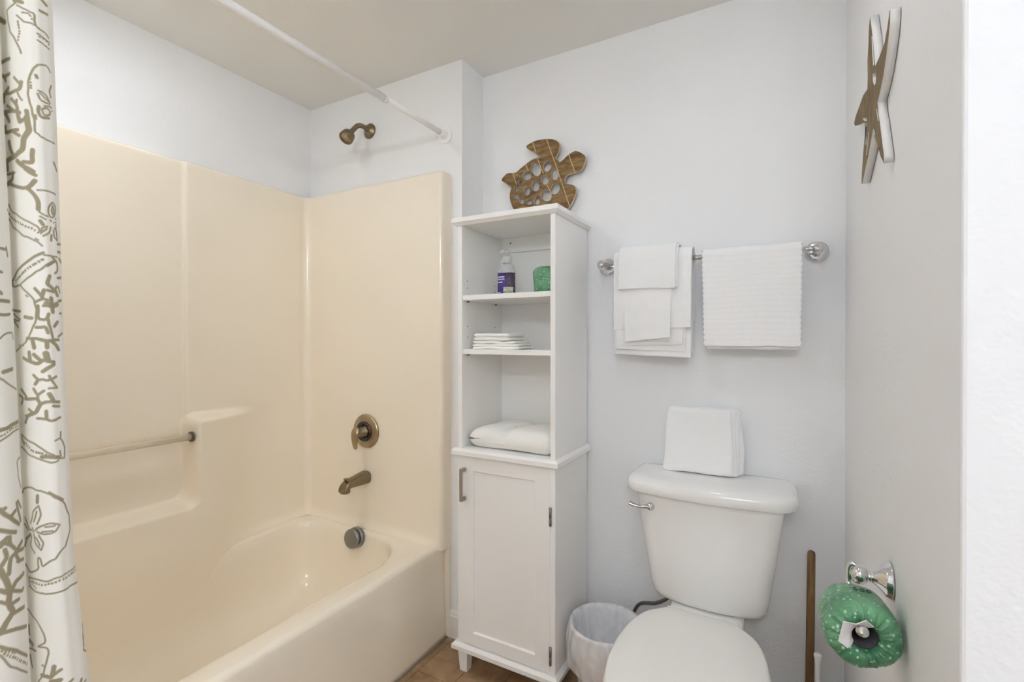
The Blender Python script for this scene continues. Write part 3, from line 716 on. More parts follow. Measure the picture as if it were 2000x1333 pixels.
for zz in (1.41, 1.385, 1.245, 1.205):
    for yy in (CY0 + 0.035, CY1 - 0.06):
        lathe('peg_hole', (CX0 + T - 0.001, yy, zz), (1, 0, 0), [(0, 0.0024), (0.0013, 0.0024)], M['hole'], cab, 10)
lathe('rail_screw', (-0.958, CY1 - 0.0195, 1.585), (0, -1, 0), [(0, 0.004), (0.002, 0.0035)], M['hinge'], cab, 10)
for fx in (CX0 + 0.004, CX1 - 0.044):
    for fy in (CY0 - 0.006, CY1 - 0.045):
        def fr(d, z): return [(fx + d, fy + d, z), (fx + 0.04 - d, fy + d, z), (fx + 0.04 - d, fy + 0.04 - d, z), (fx + d, fy + 0.04 - d, z)]
        loft('foot', [fr(0.006, 0.0), fr(0.0055, 0.001), fr(0.0, 0.078)], W, cab, smooth=False)
DX0, DX1, DZ0, DZ1 = CX0 + T - 0.006, CX1 - T + 0.001, 0.106, 0.778
DY0, DY1 = 1.4345, 1.4515
PX0, PX1, PZ0, PZ1 = -0.958, -0.713, 0.150, 0.729
bm = bmesh.new()
def quad_ring(bm, a, b, ya, yb):
    A = [bm.verts.new((a[0], ya, a[2])), bm.verts.new((a[1], ya, a[2])), bm.verts.new((a[1], ya, a[3])), bm.verts.new((a[0], ya, a[3]))]
    B = [bm.verts.new((b[0], yb, b[2])), bm.verts.new((b[1], yb, b[2])), bm.verts.new((b[1], yb, b[3])), bm.verts.new((b[0], yb, b[3]))]
    for i in range(4): bm.faces.new((A[i], A[(i + 1) % 4], B[(i + 1) % 4], B[i]))
D = (DX0, DX1, DZ0, DZ1); Pn = (PX0, PX1, PZ0, PZ1)
def grow(r, d): return (r[0] - d, r[1] + d, r[2] - d, r[3] + d)
quad_ring(bm, D, D, DY1, DY0 + 0.001)
quad_ring(bm, D, grow(D, -0.001), DY0 + 0.001, DY0)
quad_ring(bm, grow(D, -0.001), Pn, DY0, DY0)
quad_ring(bm, Pn, grow(Pn, -0.004), DY0, DY0 + 0.007)
quad_ring(bm, grow(Pn, -0.004), grow(Pn, -0.004), DY0 + 0.007, DY1)
bmesh.ops.remove_doubles(bm, verts=bm.verts, dist=1e-5)
door = bm_obj('door', bm, W, cab)
box('door_panel', PX0 + 0.003, PX1 - 0.003, DY0 + 0.0075, DY1 - 0.003, PZ0 + 0.003, PZ1 - 0.003, W, door)
hx = -0.9925
bm = bmesh.new()
box_bm(bm, hx - 0.005, hx + 0.005, DY0 - 0.030, DY0 - 0.021, 0.622, 0.738, 0.0015)
box_bm(bm, hx - 0.005, hx + 0.005, DY0 - 0.0225, DY0 - 0.0002, 0.622, 0.634, 0.001)
box_bm(bm, hx - 0.005, hx + 0.005, DY0 - 0.0225, DY0 - 0.0002, 0.726, 0.738, 0.001)
bm_obj('handle', bm, M['satin'], door)
for zz in (0.62, 0.165):
    lathe('hinge', (DX1 + 0.0005, DY0 - 0.001, zz - 0.03), (0, 0, 1), [(0, 0.0045), (0.022, 0.0045), (0.0225, 0.0038), (0.0265, 0.0038), (0.027, 0.0045), (0.06, 0.0045)], M['hinge'], door, 12)

# ------------------------------------------------------------------ things on the cabinet
TURTLE = [(-10026,18490),(-9881,18654),(-9723,18715),(-9509,18692),(-9354,18691),(-9157,18805),(-8908,18946),(-8662,19060),(-8446,19106),(-8298,19096),(-8272,19139),(-8365,19224),(-8527,19338),(-8744,19476),(-8867,19572),(-8886,19649),(-8799,19705),(-8608,19765),(-8366,19789),(-8100,19772),(-7785,19709),(-7578,19609),(-7476,19482),(-7463,19339),(-7514,19161),(-7604,19024),(-7565,18887),(-7501,18801),(-7437,18766),(-7322,18820),(-7096,18978),(-6871,19063),(-6785,19070),(-6601,18967),(-6431,18821),(-6418,18681),(-6479,18486),(-6576,18342),(-6723,18275),(-6970,18270),(-7145,18229),(-7233,18127),(-7246,17965),(-7195,17887),(-7045,17852),(-6895,17794),(-6808,17689),(-6796,17525),(-6845,17347),(-6944,17176),(-7044,17027),(-7220,16886),(-7602,16770),(-7992,16652),(-8525,16643),(-9073,16781),(-9353,17062),(-9523,17331),(-9623,17593),(-9651,17846),(-9608,18013),(-9566,18106),(-9666,18196),(-9867,18352)]
HOLES = [[(-8271,18696),(-8245,18573),(-8264,18467),(-8325,18401),(-8414,18386),(-8516,18427),(-8609,18515),(-8676,18633),(-8702,18758),(-8683,18864),(-8621,18930),(-8531,18944),(-8429,18902),(-8336,18813)],[(-7804,18627),(-7848,18547),(-7919,18497),(-8002,18488),(-8081,18520),(-8141,18589),(-8168,18679),(-8159,18774),(-8114,18854),(-8042,18904),(-7959,18912),(-7880,18879),(-7822,18811),(-7794,18721)],[(-7485,18309),(-7502,18211),(-7549,18139),(-7617,18105),(-7693,18117),(-7761,18173),(-7809,18261),(-7826,18365),(-7809,18463),(-7761,18536),(-7693,18569),(-7617,18556),(-7549,18500),(-7502,18411)],[(-8689,18356),(-8749,18309),(-8833,18294),(-8923,18316),(-9003,18370),(-9056,18444),(-9072,18526),(-9046,18597),(-8985,18644),(-8901,18657),(-8810,18635),(-8731,18581),(-8679,18507),(-8664,18426)],[(-7899,18163),(-7916,18083),(-7964,18024),(-8033,17998),(-8111,18010),(-8181,18058),(-8230,18132),(-8247,18218),(-8230,18299),(-8181,18358),(-8111,18383),(-8034,18371),(-7964,18322),(-7916,18248)],[(-8303,17987),(-8321,17896),(-8372,17828),(-8445,17797),(-8526,17809),(-8600,17862),(-8651,17946),(-8670,18043),(-8651,18135),(-8600,18203),(-8526,18233),(-8445,18220),(-8372,18167),(-8321,18084)],[(-7460,17692),(-7515,17612),(-7596,17565),(-7685,17560),(-7767,17599),(-7823,17674),(-7844,17770),(-7824,17868),(-7768,17948),(-7687,17994),(-7598,17998),(-7517,17959),(-7461,17884),(-7441,17789)],[(-8716,17856),(-8731,17776),(-8772,17716),(-8833,17688),(-8900,17698),(-8961,17743),(-9003,17816),(-9018,17901),(-9003,17981),(-8961,18041),(-8900,18069),(-8833,18059),(-8773,18013),(-8731,17941)],[(-9057,18250),(-9067,18207),(-9095,18175),(-9135,18161),(-9180,18168),(-9220,18194),(-9248,18235),(-9258,18281),(-9248,18324),(-9220,18356),(-9180,18369),(-9135,18362),(-9095,18336),(-9067,18296)],[(-9237,17956),(-9273,17927),(-9322,17918),(-9374,17929),(-9420,17959),(-9450,18001),(-9458,18048),(-9442,18090),(-9406,18118),(-9357,18128),(-9305,18116),(-9259,18086),(-9230,18044),(-9222,17997)],[(-9198,17623),(-9235,17600),(-9293,17600),(-9360,17622),(-9423,17663),(-9470,17714),(-9490,17765),(-9481,17806),(-9444,17829),(-9386,17829),(-9319,17806),(-9256,17765),(-9210,17715),(-9189,17664)],[(-8981,17419),(-9018,17391),(-9072,17384),(-9132,17400),(-9185,17434),(-9223,17481),(-9236,17531),(-9222,17574),(-9185,17602),(-9131,17608),(-9071,17593),(-9018,17558),(-8981,17511),(-8968,17461)],[(-7803,17614),(-7785,17508),(-7814,17414),(-7883,17352),(-7980,17334),(-8085,17363),(-8177,17434),(-8238,17533),(-8256,17641),(-8226,17735),(-8156,17797),(-8059,17814),(-7954,17784),(-7863,17713)],[(-8289,17408),(-8302,17335),(-8338,17280),(-8389,17253),(-8447,17261),(-8499,17301),(-8535,17367),(-8547,17444),(-8535,17518),(-8499,17573),(-8447,17600),(-8389,17591),(-8338,17551),(-8302,17485)],[(-8612,17405),(-8628,17356),(-8672,17322),(-8735,17308),(-8806,17317),(-8870,17348),(-8914,17395),(-8930,17448),(-8914,17497),(-8870,17531),(-8806,17545),(-8735,17535),(-8672,17504),(-8628,17457)],[(-7836,17037),(-7856,16957),(-7914,16898),(-7998,16872),(-8092,16884),(-8177,16931),(-8236,17006),(-8257,17092),(-8236,17172),(-8177,17231),(-8092,17257),(-7999,17244),(-7914,17196),(-7856,17122)],[(-8257,16948),(-8273,16877),(-8317,16824),(-8382,16799),(-8454,16808),(-8519,16849),(-8564,16913),(-8580,16989),(-8564,17060),(-8519,17113),(-8454,17137),(-8382,17128),(-8318,17087),(-8273,17023)],[(-8634,17068),(-8650,17018),(-8695,16981),(-8761,16966),(-8834,16975),(-8900,17007),(-8946,17055),(-8963,17111),(-8946,17161),(-8900,17198),(-8834,17213),(-8761,17203),(-8695,17171),(-8650,17123)]]
LINES = [[(-9509,18692),(-9325,18193)],[(-8922,18948),(-8804,18672)],[(-8622,19767),(-8459,19333)],[(-8007,19753),(-7578,18583),(-7044,17027)],[(-8419,19113),(-8139,18440)],[(-7993,17987),(-7771,17574)],[(-7083,18987),(-6821,18268)]]
STAR = [(11840,18380),(11646,18044),(11458,17705),(11327,17376),(11184,17074),(10702,17027),(10263,17011),(9994,17145),(9829,17300),(9766,17282),(9787,17078),(9923,16881),(10118,16679),(10323,16521),(10612,16390),(10936,16299),(10835,16049),(10675,15822),(10488,15483),(10293,15152),(10261,14973),(10586,15196),(10985,15579),(11292,15846),(11507,15998),(11595,15883),(11968,15680),(12433,15514),(12802,15345),(12940,15367),(12856,15675),(12705,15957),(12515,16215),(12394,16490),(12722,16611),(13436,16843),(14072,17069),(14215,17191),(13968,17247),(13396,17226),(12737,17214),(12141,17077),(12107,17310),(12155,17644),(12023,17948),(11971,18226)]
SHOLES = [[(11642,17888),(11513,17794),(11417,17480),(11323,17171),(11446,17203),(11561,17555)],[(11497,17081),(11181,16959),(11078,16825),(11143,16728),(11314,16774),(11457,16916)],[(12838,16779),(12505,16662),(12126,16479),(12248,16465),(12612,16623)],[(12437,16507),(12144,16393),(12161,16243),(12257,15996),(12383,16024)],[(11099,16255),(10999,16200),(10801,15912),(10896,15941)],[(11472,16020),(11294,15933),(11002,15627),(11085,15648)],[(11980,16145),(11901,16109),(12190,15753),(12293,15788)]]
sc_ = lambda L_: [(a / 1e4, b / 1e4) for a, b in L_]
tur = thing('turtle_plaque', 'carved brown wooden sea turtle cutout with oval holes, standing on the tall cabinet', 'wall art', (-0.82, 1.712, 1.635))
out = subd(sc_(TURTLE), 3)
out = [(a, b if b > 1.672 else 1.672 - (1.672 - b) * 2.2) for a, b in out]
mn = min(b for a, b in out); out = [(a, max(b, 1.6355)) for a, b in out]
plate('turtle_board', out, [h for h in map(sc_, HOLES) if min(q[1] for q in h) > 1.65], lambda a, b: (a, 1.712, b), (0, 1, 0), 0.014, M['turtle'], M['turtle_edge'], tur)
for ln in LINES:
    p = sc_(ln)
    for (a0, b0), (a1, b1) in zip(p[:-1], p[1:]):
        d_ = Vector((a1 - a0, 0, b1 - b0)).normalized(); nn = Vector((-d_.z, 0, d_.x)) * 0.0013
        A_, B_ = Vector((a0, 1.7112, b0)), Vector((a1, 1.7112, b1)); dep = Vector((0, 0.0014, 0))
        vv = [A_ - nn, B_ - nn, B_ + nn, A_ + nn]; vv += [q + dep for q in vv]
        py('inlay_line', vv, [(0, 1, 2, 3), (4, 5, 6, 7), (0, 1, 5, 4), (1, 2, 6, 5), (2, 3, 7, 6), (3, 0, 4, 7)], M['inlay'], tur)

# liquid soap bottle
bx, by, bz = -0.915, 1.60, 1.3562
so = thing('soap_bottle', 'clear pump soap bottle with a purple flowered label on the upper shelf', 'soap bottle', (bx, by, bz))
def ov(d, r, z): return [(bx + r * d * math.cos(t) * 1.0, by + r * 0.62 * math.sin(t), z) for t in np.linspace(0, 2 * math.pi, 33)[:-1]]
loft('bottle_body', [ov(1, 0.030, bz), ov(1, 0.034, bz + 0.003), ov(1, 0.036, bz + 0.012), ov(1, 0.036, bz + 0.095), ov(1, 0.034, bz + 0.108), ov(1, 0.027, bz + 0.120), ov(1, 0.018, bz + 0.128), ov(1, 0.0155, bz + 0.132)], M['clear'], so)
def lab(a0, a1, z0, z1, mm, r=1.0, nm='label', par=None):
    ts = np.linspace(math.radians(a0), math.radians(a1), 20); Vv = []
    for k_ in (0.0366 * r, 0.0372 * r):
        for z in (z0, z1):
            for t in ts: Vv.append((bx + k_ * math.cos(t), by + k_ * 0.62 * math.sin(t) * (1.02), bz + z))
    m_ = len(ts); Ff = []
    for i in range(m_ - 1):
        Ff += [(i, i + 1, m_ + i + 1, m_ + i), (2 * m_ + i, 2 * m_ + i + 1, 3 * m_ + i + 1, 3 * m_ + i), (i, i + 1, 2 * m_ + i + 1, 2 * m_ + i), (m_ + i, m_ + i + 1, 3 * m_ + i + 1, 3 * m_ + i)]
    Ff += [(0, m_, 3 * m_, 2 * m_), (m_ - 1, 2 * m_ - 1, 4 * m_ - 1, 3 * m_ - 1)]
    return py(nm, Vv, Ff, M[mm], par or so, True)
lb = lab(180, 285, 0.012, 0.092, 'label')
lab(285, 360, 0.012, 0.092, 'label_flower', 1.0, 'label_flowers', lb)
lab(268, 335, 0.012, 0.038, 'label_leaf', 1.02, 'label_leaves', lb)
for z0, z1, a0, a1 in ((0.098, 0.102, 212, 250), (0.074, 0.079, 210, 276), (0.066, 0.070, 210, 276), (0.055, 0.059, 210, 262), (0.016, 0.020, 210, 250)):
    lab(a0, a1, z0, z1, 'label_white', 1.015, 'label_print', lb)
lathe('pump_collar', (bx, by, bz + 0.130), (0, 0, 1), [(0, 0.0165), (0.012, 0.0165), (0.020, 0.020), (0.026, 0.019), (0.030, 0.009)], M['clear_pump'], so, 24)
lathe('pump_head', (bx, by, bz + 0.156), (0, 0, 1), [(0, 0.0045), (0.012, 0.0045), (0.014, 0.011), (0.024, 0.0105), (0.027, 0.006)], M['clear_pump'], so, 20)
tube('pump_spout', [(bx, by, bz + 0.176), (bx - 0.012, by - 0.01, bz + 0.177), (bx - 0.022, by - 0.018, bz + 0.172)], 0.0045, M['clear_pump'], so, 12)
tube('dip_tube', [(bx + 0.004, by, bz + 0.01), (bx + 0.001, by, bz + 0.07), (bx, by, bz + 0.14)], 0.0025, M['white_plastic'], so, 8)

# wrapped spare roll on the shelf
def creases(t, d, amp=0.03, seed=0):
    return 1 + amp * (0.6 * math.sin(5 * t + seed) * 0.5 + 0.5 * noise.noise(Vector((math.cos(t) * 2.2, math.sin(t) * 2.2, d * 25 + seed))))
rl = thing('spare_paper_roll', 'spare toilet roll in speckled green wrap standing on the upper shelf', 'toilet paper', (-0.722, 1.56, 1.3562))
lathe('green_wrap', (-0.722, 1.56, 1.3562), (0, 0, 1), [(0, 0.020), (0.0005, 0.047), (0.006, 0.051), (0.05, 0.054), (0.078, 0.0555), (0.088, 0.050), (0.095, 0.040), (0.098, 0.022), (0.096, 0.014), (0.09, 0.004)], M['wrap'], rl, 40, wob=lambda t, d: creases(t, d, 0.05, 3))
lathe('wrap_fold', (-0.722, 1.56, 1.4525), (0, 0, 1), [(0, 0.014), (0.003, 0.013), (0.004, 0.002)], M['wrap'], rl, 14, wob=lambda t, d: creases(t, d, 0.3, 7))

# two folded washcloths on the lower shelf
def cloth_stack(name, label, c, w, d, h, layers, material, seed, group=None, yaw=0.0, taper=0.0, front=None):
    t = thing(name, label, 'towel', (c[0], c[1], c[2]), group)
    rot = Matrix.Rotation(yaw, 3, 'Z'); hz = h / layers / 2
    rg_ = random.Random(seed)
    for k in range(layers):
        ww = w / 2 * (1 - taper * k / max(1, layers - 1)) ; dx = rg_.uniform(-0.003, 0.003) - w / 2 * taper * k / max(1, layers - 1)
        def fn(P, p, k=k):
            P = P.copy(); P.z *= 1 - 0.25 * max(0, abs(p[0]) - 0.6); return P
        soft_box('cloth_fold', (c[0] + dx, c[1] + rg_.uniform(-0.003, 0.003), c[2] + hz * 0.97 + k * hz * 1.94), (ww, d / 2, hz * 1.04), hz * 1.02, material, t, 16, 0.0035, seed + k, 16, fn, rot)
    return t
cloth_stack('folded_washcloth', 'lower folded white washcloth resting directly on the second cabinet shelf', (-0.886, 1.52, 1.1622), 0.190, 0.12, 0.030, 3, M['towel_w'], 5, 'washcloths on the second shelf', 0.05, 0.10)
cloth_stack('folded_washcloth', 'upper folded white washcloth lying on top of another in the cabinet', (-0.903, 1.522, 1.1925), 0.150, 0.115, 0.027, 2, M['towel_w'], 11, 'washcloths on the second shelf', -0.02, 0.02)

# thick folded bath towel on the ledge
lt = thing('folded_bath_towel', 'thick folded white bath towel lying on the ledge above the cabinet door', 'towel', (-0.833, 1.565, 0.806))
def ledge_fn(P, p):
    P = P.copy()
    g = 0.024 * math.exp(-((P.x + 0.006 - 0.22 * P.y) / 0.020) ** 2) * (1 if p[2] > -0.2 else 0.25)
    P.z = P.z * (1.0 if P.x < 0 else 0.97) - g * max(0, p[2])
    if P.x < -0.06 and p[2] > 0: P.z -= 0.020 * ((-P.x - 0.06) / 0.11) ** 2
    P.y += g * 0.9 if p[1] < 0 else 0
    return P
soft_box('towel_fold', (-0.834, 1.570, 0.8445), (0.168, 0.118, 0.0385), 0.037, M['towel_w'], lt, 34, 0.006, 21, 9, ledge_fn)

# ================================================================== TOWEL BAR AND TOWELS
BY, BZ = 1.6687, 1.4640
tb = thing('towel_bar', 'polished chrome towel bar with round wall rosettes above the toilet', 'towel bar', (-0.235, YB, BZ))
tube('bar', [(-0.560, BY, BZ), (-0.2, BY, BZ), (0.092, BY, BZ)], 0.0085, M['chrome'], tb, 24)
for xx in (-0.562, 0.092):
    ps = lathe('post', (xx, YB - 0.001, BZ), (0, -1, 0), [(0, 0.016), (0.006, 0.015), (0.014, 0.011), (0.030, 0.0085), (0.052, 0.0085), (0.058, 0.012), (0.066, 0.0155), (0.074, 0.0170), (0.082, 0.0155), (0.089, 0.010), (0.092, 0.0)], M['chrome'], tb, 32)
    lathe('rosette', (xx, YB - 0.0005, BZ), (0, -1, 0), [(0, 0.031), (0.004, 0.0315), (0.006, 0.0285), (0.009, 0.028), (0.011, 0.025), (0.012, 0.016)], M['chrome'], ps, 40)

def drape(name, x0, x1, zf, zbk, off, thick, material, parent, seed, nx=44, ns=64, wav=0.003, scallop=0.0, skew=0.0, xb=(0, 0), zrip=0.0, slack=0.0):
    """cloth hung over the bar: front hem at height zf, rear hem at zbk, off = distance from the bar's axis"""
    r = off; pts = []
    Lf = BZ - zf; Lb = BZ - zbk
    nf = int(ns * 0.55); na = 10; nb = ns - nf - na
    for i in range(nf): pts.append((-r, -Lf + Lf * i / nf, 1 - i / nf))
    for i in range(na): a = math.pi - math.pi * i / na; pts.append((r * math.cos(a), r * math.sin(a), 0))
    for i in range(nb + 1): pts.append((r, -Lb * i / nb, 0.5 * i / nb))
    V = []; Fc = []
    for k, (dy, dz, q) in enumerate(pts):
        for i in range(nx + 1):
            u = i / nx
            xa = x0 + xb[0] * q; xc = x1 + xb[1] * q
            x = xa + (xc - xa) * u
            edge = max(0, 1 - min(u, 1 - u) * 14)
            x += scallop * edge * math.sin(dz * 2 * math.pi / 0.0165) * (1 if u > 0.5 else -1)
            zz = BZ + dz * (1 + skew * (u - 0.5) * (1 if dy < 0 else 0))
            w = wav * q
            n1 = noise.noise(Vector((x * 9, zz * 5, seed))) * w * 2.2 + noise.noise(Vector((x * 30, zz * 22, seed + 3))) * w * 0.6
            y = BY + dy + (min(0.5 * w, n1) if dy < 0 else max(-n1 * 0.4, -0.5 * w)) + (zrip * math.sin(zz * 2 * math.pi / 0.0165 + noise.noise(Vector((x * 8, zz * 8, seed))) * 2.5) if dy < 0 else 0)
            y -= slack * q * (1 - (2 * u - 1) ** 2) if dy < 0 else 0
            zz += noise.noise(Vector((x * 14, seed, k * 0.05))) * 0.004 * (q > 0.9)
            V.append((x, y, zz))
    m = nx + 1
    for k in range(len(pts) - 1):
        for i in range(nx): Fc.append((k * m + i, k * m + i + 1, (k + 1) * m + i + 1, (k + 1) * m + i))
    o = py(name, V, Fc, material, parent, True)
    s = o.modifiers.new('thickness', 'SOLIDIFY'); s.thickness = thick; s.offset = 0
    b = o.modifiers.new('soft_edge', 'BEVEL'); b.width = thick * 0.35; b.segments = 2; b.limit_method = 'ANGLE'; b.angle_limit = math.radians(50)
    return o

bt = thing('bath_towel', 'large folded white bath towel hanging lowest at the cabinet end of the bar', 'towel', (-0.385, BY, BZ))
drape('towel_layer', -0.508, -0.254, 1.142, 1.155, 0.0135, 0.007, M['towel'], bt, 1, wav=0.004, xb=(-0.004, -0.004), skew=0.03)
drape('towel_layer', -0.505, -0.264, 1.160, 1.20, 0.0215, 0.006, M['towel'], bt, 2, wav=0.004, xb=(0.004, -0.010), skew=0.03)
drape('towel_layer', -0.503, -0.272, 1.178, 1.22, 0.0285, 0.005, M['towel'], bt, 3, wav=0.004, xb=(0.002, -0.008), skew=-0.03)
ht = thing('hand_towel', 'white hand towel draped over the bath towel, its hem showing beside the narrow cloth', 'towel', (-0.385, BY, BZ))
drape('towel_layer', -0.508, -0.252, 1.232, 1.26, 0.0355, 0.006, M['towel'], ht, 4, wav=0.004, xb=(0.000, -0.003), skew=-0.03)
nt_ = thing('narrow_hand_towel', 'narrow folded white cloth hanging in the middle of the towel stack', 'towel', (-0.39, BY, BZ))
drape('towel_layer', -0.470, -0.312, 1.196, 1.25, 0.0435, 0.005, M['towel'], nt_, 5, wav=0.005, xb=(0.005, -0.006), skew=-0.05, slack=0.003)
drape('towel_layer', -0.467, -0.316, 1.193, 1.26, 0.0385, 0.004, M['towel'], nt_, 15, wav=0.003, xb=(0.005, -0.004))
wc = thing('draped_washcloth', 'white washcloth folded over the top of the towel stack on the bar', 'towel', (-0.385, BY, BZ))
drape('cloth_layer', -0.487, -0.300, 1.366, 1.38, 0.0525, 0.006, M['towel'], wc, 6, wav=0.004, xb=(-0.002, 0.0), skew=0.02)
drape('cloth_layer', -0.480, -0.293, 1.369, 1.38, 0.0480, 0.004, M['towel'], wc, 7, wav=0.003, xb=(0, -0.001))
rt = thing('ribbed_towel', 'wide white ribbed towel with scalloped edges hanging alone near the corner', 'towel', (-0.085, BY, BZ))
drape('towel_layer', -0.224, 0.051, 1.176, 1.19, 0.0200, 0.008, M['towel'], rt, 8, nx=60, ns=110, wav=0.004, scallop=0.0024, zrip=0.00045, xb=(0.008, -0.003), slack=0.006)
drape('towel_layer', -0.220, 0.047, 1.168, 1.19, 0.0115, 0.005, M['towel'], rt, 9, wav=0.003, xb=(0.012, -0.008))

# ================================================================== TOILET
TC = -0.200
to = thing('toilet', 'white two-piece toilet with its lid closed', 'toilet', (TC, 1.35, 0))
def tank_ring(hw, yf, yb, z, bulge=0.012, r=0.05, n=14):
    """rounded front corners, gently bowed front, flat back"""
    pts = []
    for i in range(n + 1):                                           # front, left to right
        t = -1 + 2 * i / n
        pts.append((TC + t * (hw - r), yf - bulge * (1 - t * t)))
    for i in range(1, 9):
        a = math.radians(-90 + 90 * i / 8); pts.append((TC + hw - r + r * math.cos(a), yf + r + r * math.sin(a)))
    rb = 0.02
    for i in range(0, 5):
        a = math.radians(90 * i / 4); pts.append((TC + hw - rb + rb * math.cos(a), yb - rb + rb * math.sin(a)))
    for i in range(0, 5):
        a = math.radians(90 + 90 * i / 4); pts.append((TC - hw + rb + rb * math.cos(a), yb - rb + rb * math.sin(a)))
    for i in range(0, 8):
        a = math.radians(180 + 90 * i / 8); pts.append((TC - hw + r + r * math.cos(a), yf + r + r * math.sin(a)))
    return [(x, y, z) for x, y in pts]
loft('tank', [tank_ring(0.118, 1.600, 1.70, 0.372), tank_ring(0.145, 1.578, 1.715, 0.374), tank_ring(0.158, 1.566, 1.722, 0.382), tank_ring(0.165, 1.560, 1.726, 0.398), tank_ring(0.172, 1.555, 1.728, 0.43), tank_ring(0.190, 1.542, 1.730, 0.56), tank_ring(0.208, 1.530, 1.732, 0.70), tank_ring(0.209, 1.530, 1.732, 0.722)], M['china'], to)
L_ = []
for d, z in ((0.012, 0.7185), (0.003, 0.7185), (0.0, 0.7215), (0.0, 0.738), (0.0015, 0.746), (0.006, 0.754), (0.014, 0.760), (0.028, 0.7635), (0.06, 0.765), (0.09, 0.7655)):
    L_.append(tank_ring(0.242 - d, 1.508 + d, 1.738 - d * 0.6, z, 0.014, 0.075 - d * 0.4))
loft('tank_lid', L_, M['china'], to)
lv = lathe('flush_lever_boss', (-0.357, 1.5445, 0.676), (0, -1, 0), [(-0.012, 0.016), (0.004, 0.0175), (0.007, 0.016), (0.012, 0.013), (0.018, 0.012), (0.024, 0.009), (0.026, 0.0)], M['chrome'], to, 28)
lp = smooth_path([(-0.357, 1.526, 0.676), (-0.372, 1.522, 0.676), (-0.390, 1.520, 0.6735), (-0.408, 1.519, 0.676), (-0.421, 1.519, 0.680)], 6)
tube('flush_lever', lp, [0.011 - 0.0055 * min(1, i / 9) + 0.001 * max(0, i - 14) / 3 for i in range(len(lp))], M['chrome'], lv, 18, flat=0.8)

HW = [(1.470, 0.0), (1.470, 0.05), (1.4685, 0.080), (1.462, 0.097), (1.447, 0.112), (1.417, 0.1416), (1.375, 0.160), (1.3286, 0.1715), (1.27, 0.1785), (1.219, 0.1795), (1.143, 0.173), (1.0676, 0.153), (1.02, 0.124), (0.99, 0.09), (0.974, 0.05), (0.969, 0.0)]
def lid_ring(off, z, yshift=0.0):
    right = [(w, y) for y, w in HW]; pts = right + [(-w, y) for w, y in reversed(right[1:-1])]
    N = len(pts); res = []
    P = subd(pts, 3); N = len(P)
    for i in range(N):
        a = np.array(P[(i + 1) % N]) - np.array(P[i - 1]); nrm = np.array((-a[1], a[0])); nrm = nrm / (np.linalg.norm(nrm) + 1e-9)
        res.append((TC + P[i][0] + nrm[0] * off, P[i][1] + nrm[1] * off + yshift, z))
    return res
def lid_scaled(k, z):
    return [(TC + (x - TC) * k, 1.235 + (y - 1.235) * k, z) for x, y, _ in lid_ring(-0.010, z)]
loft('seat_lid', [lid_scaled(0.8, 0.3965), lid_ring(-0.004, 0.3965), lid_ring(0.0, 0.399), lid_ring(0.0, 0.407), lid_ring(-0.003, 0.4115), lid_ring(-0.010, 0.4145), lid_scaled(0.84, 0.4162), lid_scaled(0.80, 0.4182), lid_scaled(0.5, 0.4198), lid_scaled(0.15, 0.4205)], M['seat'], to)
loft('seat', [lid_scaled(0.8, 0.3735), lid_ring(0.001, 0.3735), lid_ring(0.004, 0.377), lid_ring(0.004, 0.388), lid_ring(0.0, 0.3930), lid_scaled(0.85, 0.395)], M['seat'], to)
for xx in (TC - 0.075, TC + 0.075):
    lathe('seat_hinge', (xx - 0.022, 1.484, 0.392), (1, 0, 0), [(0, 0.009), (0.002, 0.012), (0.042, 0.012), (0.044, 0.009)], M['seat'], to, 20)
bowl = [lid_ring(-0.002, 0.372), lid_ring(0.002, 0.368), lid_ring(0.0, 0.345), lid_ring(-0.012, 0.32), lid_scaled(0.86, 0.25), lid_scaled(0.70, 0.17), lid_scaled(0.60, 0.10), lid_scaled(0.61, 0.03), lid_scaled(0.66, 0.0)]
loft('bowl', bowl, M['china'], to)
bm = bmesh.new(); box_bm(bm, TC - 0.105, TC + 0.105, 1.40, 1.715, 0.325, 0.3715, 0.012, 3); box_bm(bm, TC - 0.085, TC + 0.085, 1.38, 1.69, 0.0, 0.33, 0.02, 3)
bm_obj('bowl_deck', bm, M['china'], to)
sp_ = smooth_path([(-0.318, 1.66, 0.374), (-0.330, 1.665, 0.335), (-0.372, 1.675, 0.300), (-0.43, 1.69, 0.275), (-0.46, 1.715, 0.22), (-0.46, 1.7425, 0.19)], 8)
tube('supply_hose', sp_, 0.006, M['hose'], to, 12)

# washcloth standing folded on the tank lid
ws = thing('standing_washcloth', 'folded white washcloth propped upright on the toilet tank against the wall', 'towel', (-0.218, 1.66, 0.7656))
for k, (x0, x1, yb_, zt, th) in enumerate(((-0.318, -0.110, 1.703, 0.972, 0.011), (-0.326, -0.119, 1.688, 0.975, 0.011), (-0.331, -0.128, 1.672, 0.970, 0.012), (-0.336, -0.139, 1.656, 0.973, 0.013))):
    hz = (zt - 0.7665) / 2
    def fn(P, p, k=k, hz=hz):
        P = P.copy(); f = min(1.0, max(0.0, (P.z / hz + 1) / 2))
        P.x += (-0.010 if p[0] < 0 else 0.010) * (1 - f) ** 2 * (1 if k > 1 else 0.6)
        P.y += 0.030 * f ** 1.3 * (k * 0.33) - (0.012 * (1 - f) ** 3)
        P.z -= 0.008 * (1 - abs(p[0])) * (f > 0.5) * (1 if k == 3 else 0.2)
        return P
    soft_box('cloth_fold', ((x0 + x1) / 2, yb_, 0.7665 + hz + 0.0005), ((x1 - x0) / 2, th / 2, hz), th / 2, M['towel'], ws, 24, 0.0065, 40 + 3 * k, 13, fn)

